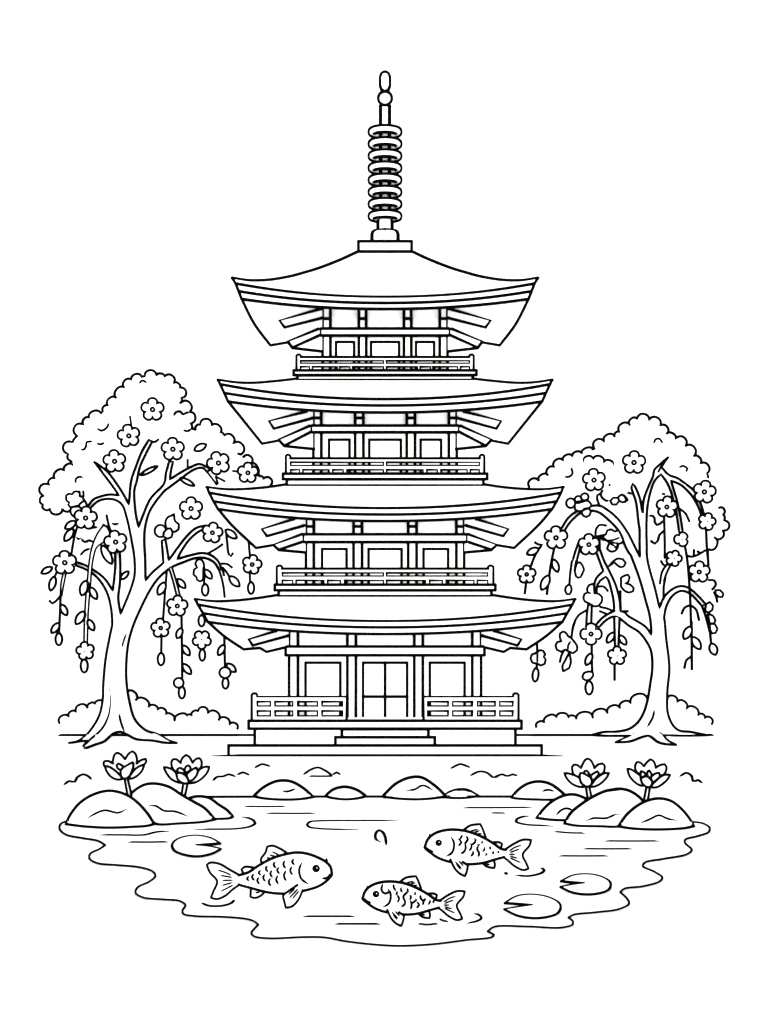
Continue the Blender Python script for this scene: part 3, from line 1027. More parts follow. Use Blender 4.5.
# the strands that hang on the left
s1 = band(tree_l, R_, H2((222, 25), (200, 140), (195, 250)), H2((252, 25), (228, 140), (209, 250)), px=1.5)
s1b = twig(tree_l, R_, [H2((198, 240), (192, 400), (183, 595)), H2((192, 255), (150, 300), (118, 322), (93, 298))], 2.0)
tleaf(H2, s1b, R_, 203, 330, 258, 437, .48); tleaf(H2, s1b, R_, 185, 508, 110, 605, .48); bud(s1b, R_, *(H2((181, 600))[0]), H2((0, 722))[0][1], 6.6)
tleaf(H1, tree_l, R_, 118, 742, 12, 800, .45); tleaf(H2, tree_l, R_, 140, 60, 100, 200, .42)
tleaf(H1, tree_l, R_, 345, 300, 240, 372, .5); tleaf(H1, tree_l, R_, 320, 372, 235, 492, .45)
twig(tree_l, R_, [H1((362, 340), (330, 450), (300, 620)), H1((400, 60), (440, 120), (455, 160)), H1((378, 15), (380, 60), (420, 62), (415, 15)), H1((640, 245), (655, 320), (680, 400)), H1((610, 335), (640, 350), (672, 405)),
                  H2((157, 28), (135, 75), (120, 100))], 2.0)
s2 = band(tree_l, R_, H1((610, 335), (545, 430), (495, 560), (468, 720), (455, 860)) + H2((440, 250), (426, 500), (422, 700)),
          H1((610, 500), (545, 550), (512, 650), (492, 800), (487, 880)) + H2((467, 350), (459, 500), (455, 700)), px=1.55)
tleaf(H2, s2, R_, 445, 100, 400, 246, .5); tleaf(H2, s2, R_, 482, 165, 545, 282, .45); tleaf(H2, s2, R_, 425, 396, 345, 522, .48); tleaf(H2, s2, R_, 463, 475, 517, 582, .48)
bud(s2, R_, *(H2((425, 850))[0]), 672.5, 7)
tleaf(H1, s2, R_, 592, 530, 690, 712, .36)
tleaf(A3, tree_l, R_, 580, 572, 632, 520, .42)
# the strands on the right of the trunk
s3 = twig(tree_l, R_, [A4((158, 480), (148, 600), (138, 740), (134, 790)), H3((200, 440), (198, 580))], 2.0)
tleaf(A4, s3, R_, 148, 545, 107, 620, .5); bud(s3, R_, *(H3((196, 580))[0]), H3((0, 702))[0][1], 6.6)
s4 = band(tree_l, R_, A4((172, 465), (195, 540), (218, 630)), A4((190, 460), (215, 540), (238, 630)), px=1.8)
tleaf(A4, s4, R_, 222, 525, 268, 580, .48)
s5 = twig(tree_l, R_, [H3((386, 205), (390, 500), (393, 830))], 2.1)
tleaf(H3, s5, R_, 388, 352, 345, 452, .5); tleaf(H3, s5, R_, 398, 515, 462, 610, .48); tleaf(H3, s5, R_, 398, 688, 476, 784, .46)
bud(s5, R_, *(H3((390, 893))[0]), H3((0, 1010))[0][1], 6.4)
s6 = twig(tree_l, R_, [A4((466, 470), (482, 520), (493, 570), (500, 630)), A4((480, 462), (490, 480), (496, 503)), A4((345, 405), (372, 430), (380, 480), (378, 560)), A4((400, 375), (445, 350), (485, 323)), A4((485, 435), (515, 437), (542, 457)), A4((490, 460), (515, 490), (528, 515)),
                       A4((508, 238), (515, 310), (525, 380), (538, 392), (547, 376))], 2.0)
tleaf(A4, s6, R_, 382, 470, 424, 525, .5); bud(s6, R_, *(A4((385, 552))[0]), A4((0, 625))[0][1], 6.6)
tleaf(A4, s6, R_, 528, 510, 588, 570, .48); tleaf(A4, s6, R_, 505, 235, 572, 285, .46)
s7 = twig(tree_l, R_, [H4((465, 200), (480, 350)), H4((478, 520), (480, 590))], 2.0)
bud(s7, R_, *(H4((490, 590))[0]), H4((0, 710))[0][1], 6.2)
bud(tree_l, R_, 201.6, 614.5, 626.5, 6.2); bud(tree_l, R_, *(H3((580, 545))[0]), H3((0, 660))[0][1], 5.8)
s8 = twig(tree_l, R_, [H5((232, 300), (236, 480), (240, 650))], 2.1)
tleaf(H5, s8, R_, 234, 428, 175, 532, .48); tleaf(H5, s8, R_, 255, 612, 345, 690, .5); bud(s8, R_, *(H5((245, 742))[0]), H5((0, 852))[0][1], 6.2)

# ------------------------------------------------------------ tree on the right
base_r = G(655, 737, 0)
tree_r = empty('blossom_tree', base_r)
tag(tree_r, 'right weeping blossom tree with a slimmer trunk and arching drooping branches', 'tree', 'weeping blossom trees beside the pagoda')
R_ = base_r
trunk_r = (
    G8((2, 800), (80, 780), (150, 778), (230, 762), (280, 725), (315, 670), (340, 590), (355, 500), (368, 400), (360, 300), (330, 240), (290, 190)) +
    G4((660, 630), (565, 555), (530, 543), (500, 546), (440, 580), (370, 650), (345, 622), (400, 560), (460, 518), (520, 490), (515, 400), (490, 280), (460, 185), (440, 160), (380, 205), (355, 260), (350, 330), (310, 350), (322, 280), (345, 180), (415, 105)) +
    G1((395, 690), (425, 650)) + G4((420, 0), (470, 100), (530, 230), (570, 370), (582, 490), (620, 500)) + G8((220, 90), (330, 160), (362, 207), (360, 150), (350, 80)) +
    G5((165, 565), (110, 370), (40, 180)) + G1((720, 720), (670, 625), (640, 540), (590, 460), (500, 370), (420, 310), (350, 295), (250, 315), (150, 400), (85, 495), (58, 470), (130, 360), (210, 300), (300, 262), (370, 246), (430, 246), (500, 285), (600, 370), (700, 510), (768, 645)) +
    G5((115, 210), (112, 100), (112, 0)) + G2((130, 650), (105, 450), (62, 310), (72, 273), (95, 300), (140, 410), (169, 560), (180, 430), (230, 290), (270, 200), (280, 145), (350, 75), (420, 15), (375, 75), (352, 118),
       (420, 190), (500, 220), (600, 290), (665, 345), (720, 450), (765, 590), (740, 600), (700, 490), (640, 390), (540, 290), (440, 245), (470, 340), (500, 440), (530, 580), (555, 740), (520, 740), (490, 540), (465, 440),
       (440, 350), (400, 260), (345, 185), (290, 240), (240, 370), (212, 530), (205, 700), (208, 860)) +
    G5((168, 200), (190, 310), (225, 430), (265, 600), (300, 515), (370, 450), (430, 430), (490, 445), (560, 505), (622, 572), (590, 582), (500, 490), (430, 468), (370, 500), (320, 580), (300, 680)) +
    G8((440, 120), (450, 230), (465, 350), (468, 420), (458, 520), (455, 600), (460, 670), (490, 740), (530, 772), (590, 778), (660, 792), (705, 801), (560, 803), (432, 800), (460, 832), (510, 857), (440, 852), (400, 838),
       (350, 803), (310, 810), (230, 838), (150, 842), (200, 820), (240, 804), (100, 804)))
poly = spline(trunk_r, True, 2.2, 50)
part_puff('trunk', tree_r, R_, poly, DT, .3, W_TREE, .05, 4.5, ground=True, lines=[
    (G8((380, 645), (372, 690), (338, 752)), 1.8), (G8((265, 788), (235, 805)), 1.8, .1), (G8((410, 778), (420, 790), (434, 802)), 1.8, .1), (G2((375, 75), (340, 125), (313, 172)), 1.8, .1)])
crown_ink = [
    scallop(B1((122, 555), (185, 520, .5), (245, 485, .42), (283, 430, .45), (340, 388, .45), (400, 362, .4), (460, 345, .4), (530, 318, .35), (540, 310, .05), (603, 270, .55), (673, 238, .48), (700, 205, .4)) +
            B2((65, 165, .5), (110, 120, .45), (185, 130, .48), (255, 165, .5), (295, 220, .5), (355, 250, .38), (415, 298, .55), (468, 362, .52), (513, 408, .4), (555, 470, .5), (563, 495, .05))),
    scallop(B2((633, 690), (657, 735, .5), (663, 770, .3), (655, 835, .62), (605, 880, .5)) + G3((540, 742, .1), (485, 872, .42))),
]
poly_cr = clean(crown_ink[0] + [(716, 496)] + crown_ink[1] + [(690, 562), (650, 575), (600, 570), (560, 548), (535, 515)])
small = [B1((347, 490), (375, 492), (400, 470), (390, 430)), scallop(B1((473, 402), (533, 378, .5), (600, 400, .45), (662, 424, .42))), B2((215, 282), (225, 255), (248, 247), (274, 280)), B2((377, 432), (405, 422), (432, 440), (420, 463)),
         B2((0, 600), (25, 610), (50, 640), (20, 660)), B2((40, 600), (55, 592), (75, 605)), B2((265, 600), (292, 602)), B2((182, 742), (210, 742), (222, 760), (222, 780), (235, 800), (260, 790), (275, 770)),
         G1((520, 35), (528, 60)), G1((465, 92), (440, 130), (450, 165), (490, 198), (520, 198))]
part_puff('crown', tree_r, R_, poly_cr, DCR, .7, W_TREE, .15, 9., ink=crown_ink, back=1.6, lines=[(s, 1.9, .1) for s in small])
for a in [(594, 480, 11.6, 5, 95), (556, 537.8, 12, 5, 92), (634, 462.5, 11.8, 5, 88), (704.4, 491.9, 11.7, 5, 80), (666.9, 507, 11, 5, 85), (699.2, 572, 11, 5, 88), (588.9, 544.6, 11, 5, 92), (591, 634, 11, 4, 90),
          (526.7, 574.4, 9.4, 5, 90)]:
    blossom(tree_r, R_, *a)
blossom(tree_r, R_, 707, 521.6, 9, 5, 75, False)
blossom(tree_r, R_, 617, 655.8, 9.6, 5, 90, False)
blossom(tree_r, R_, 673.8, 558.3, 8.2, 5, 70, False)
blossom(tree_r, R_, 681.4, 539.3, 7.5, 3, 60, False)
# half-open blossoms and buds, each traced
PF = [
    (G1, ellipse(150, 222, 43, 46), []), (G1, ellipse(222, 188, 33, 34), []), (G1, ellipse(285, 162, 36, 34), []),
    (G1, ((195, 215), (188, 255), (195, 285), (235, 300), (300, 278), (335, 262), (350, 245), (340, 222), (318, 200), (290, 200), (255, 212), (225, 205)), [((248, 206), (256, 216))]),
    (G1, ((255, 310), (280, 275), (320, 272), (345, 300), (330, 340), (300, 355), (270, 340)), []),
    (G1, ((530, 200), (560, 170), (605, 170), (615, 200), (590, 235), (550, 235)), []), (G1, ((605, 165), (635, 140), (665, 155), (685, 200), (650, 215), (615, 200)), []),
    (G1, ((450, 545), (490, 520), (500, 485), (535, 473), (575, 495), (610, 480), (640, 540), (655, 580), (640, 605), (610, 612), (585, 650)), [((440, 570), (490, 580), (560, 575), (625, 550))]),
    (G1, ((605, 610), (600, 650), (575, 680), (545, 688), (515, 675), (500, 655), (520, 610), (560, 600)), []),
    (G4, ((325, 225), (280, 240), (260, 275), (265, 310), (235, 325), (225, 365), (240, 400), (275, 415), (330, 445), (370, 440), (400, 400), (405, 360), (385, 335), (355, 320), (330, 320)), [((265, 312), (300, 320))]),
    (G4, ((585, 170), (620, 150), (650, 140), (668, 165), (655, 210), (625, 225), (670, 235), (708, 270), (700, 300), (660, 312), (620, 295), (585, 255)), []),
    (G1, ((515, 830), (560, 780), (600, 755), (650, 760), (678, 795), (660, 830), (630, 838), (595, 815), (570, 790)), []),
    (G7, ((105, 315), (65, 330), (52, 370), (70, 410), (105, 418), (120, 420), (150, 438), (190, 420), (198, 380), (180, 350), (195, 330), (175, 295), (145, 288), (125, 300)), [((120, 300), (118, 415))]),
    (G7, ((440, 170), (415, 155), (390, 120), (365, 110), (335, 130), (335, 170), (350, 205), (310, 210), (292, 245), (305, 285), (345, 305), (385, 285), (415, 300), (460, 320), (500, 290), (500, 250), (470, 205)), [((385, 228), (386, 230)), ((440, 200), (415, 245), (412, 290))]),
    (G7, ((425, 310), (440, 400), (425, 460), (365, 495), (360, 440), (385, 390)), []),
    (G7, ((550, 545), (565, 510), (605, 495), (650, 500), (655, 535), (625, 570), (585, 580), (560, 565)), []),
    (G5, ((622, 570), (650, 553), (675, 580), (670, 615), (640, 635), (615, 620)), []), (G5, ((635, 640), (675, 660), (695, 695), (680, 718), (650, 718)), []), (G5, ((650, 720), (690, 722), (710, 760), (695, 790), (670, 795), (655, 770)), []),
    (G5, ((695, 462), (730, 462), (755, 490), (748, 515), (715, 512), (695, 488)), []),
    (G6, ((680, 360), (715, 355), (740, 390), (757, 435), (740, 475), (720, 515), (695, 525), (668, 505), (658, 440)), []),
    (G6, ((595, 595), (560, 620), (550, 660), (570, 705), (600, 705), (618, 670), (615, 620)), []),
]
for tr, pts, lines in PF:
    poly = spline(tr(*pts), True, 1.3, 40)
    part_puff('blossom', tree_r, R_, poly, DBL + .06, .1, W_FLOW, .03, 3., lines=[(tr(*l), 1.7, .05) for l in lines])
# strands
twig(tree_r, R_, [G1((430, 250), (405, 185), (408, 145), (432, 133)), G1((388, 535), (395, 470), (430, 430), (485, 437)), G1((360, 555), (430, 535), (500, 522)), G1((370, 570), (440, 555)), G1((428, 580), (430, 650)),
                  G2((375, 600), (380, 760), (382, 880)), G2((530, 520), (580, 560), (617, 635)), G2((365, 735), (330, 770), (318, 820), (285, 852), (252, 830)), G4((370, 255), (420, 255), (457, 295)),
                  G4((390, 452), (450, 465), (510, 490)), G4((385, 493), (440, 515)), G4((580, 300), (580, 400), (585, 490), (650, 492)), G4((250, 485), (180, 530), (130, 620), (110, 740))], 2.0)
band(tree_r, R_, G4((272, 420), (258, 520), (252, 630)), G4((305, 430), (303, 520), (300, 605)), px=2.)
s = band(tree_r, R_, G4((520, 548), (524, 700), (528, 835)), G4((572, 560), (566, 700), (562, 835)), px=2.1)
tleaf(G4, s, R_, 520, 695, 450, 795, .48); tleaf(G4, s, R_, 570, 722, 636, 815, .48)
twig(tree_r, R_, [B3((630, 865), (630, 962))], 2.1)
s = band(tree_r, R_, G1((225, 600), (190, 700), (165, 790)) + G6((625, 330), (605, 480), (597, 595)), G1((240, 655), (215, 750), (200, 830)) + G6((675, 330), (660, 400), (656, 440)), px=2.)
s = twig(tree_r, R_, [G6((430, 200), (395, 370), (370, 540), (350, 700))], 2.2)
tleaf(G6, s, R_, 418, 320, 470, 463, .46); tleaf(G6, s, R_, 372, 495, 290, 660, .46)
s = twig(tree_r, R_, [G6((222, 138), (260, 160), (297, 160), (225, 270), (165, 420)), G6((122, 580), (108, 692))], 2.2)
tleaf(G6, s, R_, 262, 205, 128, 265, .5)
s = twig(tree_r, R_, [G7((115, 225), (118, 340), (112, 460))], 2.1)
bud(s, R_, *(G7((105, 455))[0]), G7((0, 592))[0][1], 6, slant=-.8)
s = twig(tree_r, R_, [G7((485, 0), (460, 80), (443, 180)), G7((375, 292), (350, 340), (335, 400))], 2.0)
s = twig(tree_r, R_, [G7((640, 235), (642, 400), (645, 495))], 2.1)
tleaf(G7, s, R_, 640, 318, 585, 435, .46); bud(s, R_, *(G7((615, 580))[0]), G7((0, 716))[0][1], 7.4)
s = twig(tree_r, R_, [G5((302, 0), (305, 100), (305, 212)), G5((296, 528), (298, 430), (310, 370)), G5((298, 8), (262, 40), (250, 85), (230, 105), (202, 85)), G5((278, 240), (290, 262), (308, 275))], 2.0)
band(tree_r, R_, G5((328, 255), (285, 320), (268, 410)), G5((358, 255), (320, 330), (300, 390)), px=1.9)
s = twig(tree_r, R_, [G5((455, 90), (478, 230), (493, 400), (502, 560), (508, 768)), G8((600, 130), (602, 408)), G5((436, 640), (455, 600), (500, 580), (545, 610), (568, 690)), G8((597, 335), (570, 355), (558, 400))], 2.1)
tleaf(G8, s, R_, 597, 155, 555, 232, .5); tleaf(G8, s, R_, 605, 218, 652, 292, .5)
s = twig(tree_r, R_, [G3((450, 655), (460, 860), (472, 985)), G5((635, 150), (640, 270)), G3((245, 940), (290, 952), (350, 935), (435, 885)), G3((318, 880), (316, 940)), G3((360, 895), (385, 912))], 2.1)
s = twig(tree_r, R_, [G5((590, 582), (615, 650), (640, 740), (655, 800)) + G8((708, 180), (716, 262)), G5((648, 385), (685, 388), (698, 420), (672, 455)), G5((685, 480), (703, 520), (708, 550))], 2.1)
tleaf(G8, s, R_, 716, 256, 742, 325, .62)

# ------------------------------------------------------------ bushes behind the trunks
DB = 69.6


def bush(ink, hidden, label, x0, x1):
    poly = []
    for c in ink:
        poly += c
    poly = clean(poly + [(x1, 733.2), (x0, 733.2)])
    base = G((x0 + x1) / 2, 733.4, 0)
    m = MB()
    m.puff(poly, DB, .3, .9, .08, 5., slope=.9)
    for c in ink:
        m.outline(c, DB, 2.55, .08, False)
    o = m.build('bush', None, base); o.location = base
    tag(o, label, 'bush', 'low bushes behind the trees')
    return o


bush([scallop(A5((107, 620), (160, 588, .45), (198, 560, .45), (262, 540, .5), (302, 515, .4), (350, 508, .35))), scallop(A5((475, 450), (525, 497, .45), (595, 535, .42), (645, 548, .42), (690, 572, .45), (740, 605, .3)))], None,
     'wide low bush spreading out on both sides of the thick left trunk', 59, 176)
bush([scallop(A6((190, 605), (258, 580, .33), (285, 582, .35), (318, 556, .4), (372, 567, .55), (430, 607, .5), (490, 630, .48), (535, 650, .45)))], None,
     'small low bush between the left tree and the stone base of the pagoda', 174, 239)
bush([scallop([B5((45, 780))[0]] + B5((105, 753, ), (193, 712), (280, 714), (338, 727), (458, 712)))], None,
     'small low bush beside the right corner of the pagoda base', 535, 594)
bush([scallop(B5((458, 712), (567, 685), (658, 648)) + B6((197, 407), (303, 378)), .44),
      scallop(B6((430, 375), (493, 397), (550, 443), (625, 485), (670, 500), (715, 537)), .46)], None,
     'wide scalloped bush spreading out on both sides of the slim right trunk', 592, 712)

# ================================================================== ROCKS
def rock(name_label, top, bottom, d, group, lines=(), px=W_ROCK, front=.15, back=.5):
    poly = clean(spline(top, False, 2.2, 80)[:-1] + spline([top[-1]] + bottom + [top[0]], False, 2.2, 100)[:-1])
    cx = sum(p[0] for p in poly) / len(poly); by = max(p[1] for p in poly)
    base = G(cx, by, 0)
    m = MB()
    m.puff(poly, d, front, back, .04, 5., True)
    m.outline(poly, d, px, .04, True, True)
    for l in lines:
        m.stroke(l, d, 1.7, poly, front, .04, True, .2)
    o = m.build('rock', None, base); o.location = base
    tag(o, name_label, 'rock', group)


GL = 'rocks around the pond'
rock('rounded rock at the left end of the pond, frontmost of the left group', A7((82, 432), (100, 390), (150, 325), (220, 280), (300, 260), (370, 272), (430, 305), (490, 365), (535, 430)),
     A7((500, 440), (420, 446), (300, 450), (180, 444)), 41.4, GL, [A7((188, 403), (235, 375), (280, 360), (350, 372), (398, 350))])
rock('broad rounded rock in the middle of the left group, tallest of the three there', A7((380, 330), (408, 280), (480, 230), (540, 223), (610, 240), (670, 278)) + A8((170, 315), (230, 350), (282, 408)),
     A8((220, 420), (100, 428)) + A7((542, 430), (500, 400), (430, 390)), 42.3, GL, [A7((502, 337), (540, 337), (585, 362), (640, 366), (710, 392))])
rock('small low rock at the right end of the left group, half hidden', A8((110, 330), (140, 303), (165, 292), (210, 288), (255, 298), (300, 330), (345, 360), (373, 392)),
     A8((360, 400), (280, 405), (180, 400)), 42.9, GL)
rock('medium domed rock on the far bank, leftmost before the pagoda', F6((38, 108), (70, 80), (110, 62), (150, 63), (190, 85), (217, 110)), F6((180, 116), (130, 118), (70, 114)), 47.0, GL, [F6((123, 91), (140, 93), (165, 84))], 2.4)
rock('smallest flat domed rock on the far bank, just left of the largest one', F6((250, 108), (275, 87), (310, 79), (345, 88), (375, 108)), F6((340, 115), (310, 117), (280, 114)), 47.0, GL, [], 2.4)
rock('largest domed rock on the far bank, in the middle before the pagoda steps', F6((420, 108), (460, 70), (500, 52), (535, 51), (575, 75), (610, 108)), F6((570, 114), (520, 117), (460, 114)), 46.8, GL, [F6((490, 90), (515, 87), (540, 75), (572, 90))], 2.4)
rock('low rock on the far bank leaning against the right side of the largest one', F6((600, 110), (615, 97), (640, 88), (670, 88), (705, 107)), F6((660, 113), (630, 113)), 47.3, GL, [], 2.4)
rock('medium domed rock on the far bank, beside the right group of rocks', B7((72, 368), (120, 315), (180, 278), (250, 265), (320, 280), (380, 320), (425, 360)), B7((360, 381), (220, 382), (100, 375)), 46.9, GL, [B7((268, 330), (305, 318), (348, 328))], 2.4)
rock('small rock at the left end of the right group, lower than its neighbours', B7((235, 500), (280, 440), (340, 388), (410, 355), (470, 348), (530, 365), (590, 400)), B7((520, 515), (420, 515), (330, 512)), 42.7, GL, [B7((358, 483), (390, 450), (425, 437), (470, 450))])
rock('broad rounded rock in the middle of the right group, tallest of the three there', B7((413, 535), (450, 470), (520, 410), (600, 360), (680, 325), (768, 313)) + B8((50, 298), (110, 288), (170, 298), (230, 335), (280, 390)), B8((250, 470), (150, 490), (110, 511)) + B7((640, 553), (480, 548)), 41.7, GL,
     [B7((548, 518), (600, 500), (680, 500), (740, 475)) + B8((92, 438), (117, 440))])
rock('rounded rock at the right end of the pond, frontmost of the right group', B8((108, 512), (150, 450), (210, 395), (280, 358), (350, 345), (420, 360), (480, 405), (530, 465), (555, 510)), B8((500, 522), (350, 530), (200, 525)), 41.15, GL,
     [B8((232, 493), (290, 470), (348, 445), (400, 465), (460, 476))])

# ================================================================== LOTUS FLOWERS
# petals back to front: (outline, how many of its points are drawn; None = the whole outline)
LOT3 = [(((290, 185), (320, 120), (355, 65), (390, 50), (425, 70), (460, 125), (482, 185), (470, 290), (300, 290)), 7),
        (((292, 180), (240, 140), (195, 135), (170, 165), (172, 215), (190, 270), (270, 315), (300, 280)), 7),
        (((482, 180), (530, 135), (590, 118), (620, 145), (622, 195), (605, 245), (540, 285), (470, 280)), 7),
        (((60, 250), (130, 260), (190, 280), (270, 320), (290, 380), (350, 445), (290, 448), (210, 425), (130, 370), (80, 300)), None),
        (((685, 250), (620, 255), (560, 285), (490, 345), (440, 410), (400, 440), (460, 445), (540, 415), (610, 360), (660, 300)), None),
        (((330, 260), (345, 225), (370, 215), (395, 240), (420, 290), (390, 300), (350, 280)), None),
        (((430, 285), (480, 250), (525, 225), (545, 270), (500, 320), (455, 365), (440, 330)), None),
        (((275, 300), (283, 250), (320, 255), (380, 285), (425, 315), (445, 370), (430, 420), (380, 445), (330, 420), (290, 370)), None)]
LOT4 = [(((292, 160), (330, 105), (380, 60), (420, 80), (450, 140), (460, 180), (440, 260), (310, 260)), 6),
        (((292, 155), (240, 105), (195, 98), (172, 140), (175, 210), (240, 285), (300, 260)), 6),
        (((460, 175), (520, 140), (580, 128), (605, 165), (600, 220), (570, 270), (515, 290), (450, 270)), 7),
        (((60, 190), (110, 200), (180, 245), (240, 290), (250, 350), (300, 430), (240, 425), (160, 375), (90, 290)), None),
        (((660, 275), (590, 275), (530, 300), (460, 360), (410, 410), (395, 455), (470, 450), (550, 405), (620, 340)), None),
        (((245, 290), (250, 225), (285, 235), (320, 270), (300, 295), (265, 310)), None),
        (((335, 265), (350, 220), (370, 215), (395, 260), (400, 300), (375, 320), (345, 290)), None),
        (((390, 310), (440, 265), (505, 245), (515, 300), (465, 350), (415, 390), (400, 350)), None),
        (((250, 330), (280, 310), (325, 298), (370, 325), (405, 375), (395, 425), (360, 452), (310, 435), (265, 385)), None)]
LOT1 = [(((175, 220), (185, 150), (205, 90), (240, 65), (290, 90), (350, 155), (350, 260), (230, 230)), 6),
        (((350, 155), (400, 80), (450, 45), (490, 75), (515, 150), (515, 220), (450, 250), (350, 260)), 6),
        (((180, 215), (110, 180), (60, 185), (50, 220), (65, 260), (200, 310), (240, 290)), 5),
        (((515, 215), (570, 170), (640, 150), (645, 190), (610, 240), (470, 320), (460, 260)), 5),
        (((65, 250), (120, 260), (190, 300), (270, 370), (320, 435), (240, 440), (160, 405), (100, 335)), None),
        (((620, 230), (560, 250), (490, 295), (430, 370), (390, 430), (450, 425), (530, 380), (590, 310)), None),
        (((285, 310), (245, 280), (232, 235), (255, 215), (300, 240), (330, 265)), None),
        (((290, 370), (290, 320), (320, 275), (370, 245), (455, 195), (465, 240), (445, 320), (400, 400), (350, 430), (310, 415)), None)]
LOT2 = [(((285, 210), (310, 145), (360, 95), (410, 125), (455, 205), (440, 300), (290, 300)), 5),
        (((285, 205), (230, 160), (185, 155), (160, 190), (170, 270), (215, 335), (290, 290)), 6),
        (((455, 205), (500, 155), (550, 140), (580, 185), (575, 260), (535, 310), (450, 290)), 6),
        (((50, 265), (110, 275), (170, 300), (220, 345), (240, 410), (290, 475), (330, 490), (250, 480), (160, 435), (90, 350)), None),
        (((690, 260), (620, 265), (560, 295), (520, 340), (480, 410), (410, 470), (390, 495), (480, 485), (580, 430), (660, 340)), None),
        (((235, 335), (245, 290), (280, 275), (330, 305), (360, 350), (300, 350)), None),
        (((345, 310), (365, 255), (390, 240), (420, 265), (430, 300), (365, 350)), None),
        (((370, 370), (430, 315), (505, 270), (525, 320), (510, 380), (460, 440), (405, 470)), None),
        (((230, 360), (260, 345), (310, 355), (365, 395), (405, 470), (370, 495), (310, 485), (250, 440)), None)]


def lotus(shapes, tr, d, stem, label, gy):
    sx = (stem[0][0] + stem[1][0]) / 2
    base = G(sx, gy, 0); base = Vector((P(sx, 800, d).x, d - D0, 0))
    root = empty('lotus_flower', base)
    tag(root, label, 'lotus', 'lotus flowers on stems')
    for i, (sh, k) in enumerate(shapes):
        poly = spline(tr(*sh), True, 1.1, 50)
        dd = d - .04 * i
        part_puff('petal', root, base, poly, dd, .03, 2.5, .01, 3., ink=None if k is None else [spline(tr(*sh[:k]), False, 1.1, 50)])
    (ax, ay), (bx, by), (cx, cy), (ex, ey) = stem       # left top, right top, left bottom, right bottom
    zb = P(0, cy, d).z; gyp = HY + H * F / d            # carry the stalk on down to the water
    k = (gyp - cy) * .2
    l = [(ax, ay), (cx, cy), (cx + (cx - ax) * .15, gyp)]; r = [(bx, by), (ex, ey), (ex + (ex - bx) * .15, gyp)]
    m = MB()
    m.puff(l + r[::-1], d + .03, .03, None, .02, 4.)
    for e in (l, r):
        m.outline(e, d + .03, 2.5, .02, False)
    m.build('stem', root, base)


LF = T(100, 748, 13.96)
lotus(LOT1, LF, 41.9, LF((345, 440), (390, 440), (385, 660), (435, 630)), 'lotus flower with two tall back petals, growing between the two large left rocks', 828)
LF = T(160, 748, 13.96)
lotus(LOT2, LF, 42.55, LF((325, 495), (385, 495), (300, 650), (350, 670)), 'lotus flower behind the broad rock of the left group, second from the left', 825)
LF = T(560, 755, 13.96)
lotus(LOT3, LF, 42.15, LF((360, 445), (410, 445), (388, 620), (442, 605)), 'lotus flower behind the small rock of the right group, second from the right', 825)
LF = T(623, 755, 13.96)
lotus(LOT4, LF, 41.4, LF((325, 450), (375, 455), (288, 650), (345, 645)), 'tilted lotus flower above the frontmost right rock, rightmost of the four', 825)

# ================================================================== LILY PADS
for pts, label in ((F5((630, 187), (600, 170), (545, 160), (490, 168), (467, 181), (460, 195), (467, 209), (485, 220), (545, 232), (600, 222), (631, 206), (598, 199), (545, 193), (598, 189)), 'notched lily pad on the left of the pond, beside the largest koi\'s tail'),
                   (F4((388, 150), (440, 125), (500, 117), (570, 125), (618, 147), (628, 163), (626, 178), (610, 195), (560, 210), (500, 213), (440, 203), (386, 178), (440, 168), (500, 160), (440, 155)), 'notched lily pad close to the right shore, farther back of the right two'),
                   (F4((118, 255), (170, 225), (240, 215), (320, 225), (375, 250), (387, 268), (385, 285), (370, 305), (320, 322), (250, 327), (180, 315), (116, 285), (180, 275), (250, 265), (180, 259)), 'largest notched lily pad, nearer one of the two on the right of the pond')):
    poly = spline(pts, True, 1.6, 50)
    cx = sum(p[0] for p in poly) / len(poly); cy = sum(p[1] for p in poly) / len(poly)
    base = G(cx, cy, .012)
    m = MB(); m.flat(poly, .014, .05, 1.8)
    o = m.build('lily_pad', None, base); o.location = base
    tag(o, label, 'lily pad', 'lily pads floating on the pond')

# ================================================================== KOI
def koi(tr, shapes, d, label, base_px):
    base = G(base_px[0], base_px[1], .012)
    root = empty('koi', base)
    tag(root, label, 'fish', 'koi in the pond')
    body = spline(tr(*shapes['body']), True, 1.6, 75)

    def fin(name, pts, off, rays=()):
        poly = spline(tr(*pts), True, 1.5, 62)
        cut = pts[:-1] if name == 'pectoral_fin' else pts
        part_puff(name, root, base, poly, d + off, .04, 2.5, .015, 3., ink=[spline(tr(*cut), False, 1.5, 62)], lines=[(tr(*r), 1.35, .15) for r in rays])
    fin('tail_fin', shapes['tail'], .03, shapes['tail_rays'])
    fin('dorsal_fin', shapes['dorsal'], .03, shapes['dorsal_rays'])
    fin('small_dorsal_fin', shapes['dorsal2'], .03)
    fin('anal_fin', shapes['anal'], .03, shapes['anal_rays'])
    lines = [(tr(*shapes['gill']), 1.9, .2), (tr(*shapes['mouth']), 1.9, .1), (tr(*shapes['barbel']), 1.6, .05)]
    for s in shapes['scales']:
        lines.append((s, 1.85, .05))
    bp = shapes['body']
    part_puff('body', root, base, body, d, .16, 2.9, .03, 4., ink=[spline(tr(*(bp[12:] + bp[:11])), False, 1.6, 75)], lines=lines)
    fin('pectoral_fin', shapes['pect'], -.2, shapes['pect_rays'])
    (ex, ey), = tr(shapes['eye'])
    m = MB()
    rr = shapes['eye_r'] * d / F
    m.ball(P(ex, ey, d - .19), rr, 14, 10, 1, (1, .35, 1))
    m.ball(P(ex + shapes['eye_r'] * .2, ey - shapes['eye_r'] * .15, d - .19 - rr * .3), rr * .12, 8, 6, 0)  # small white bead set on the pupil as a painted highlight
    m.build('eye', root, base)


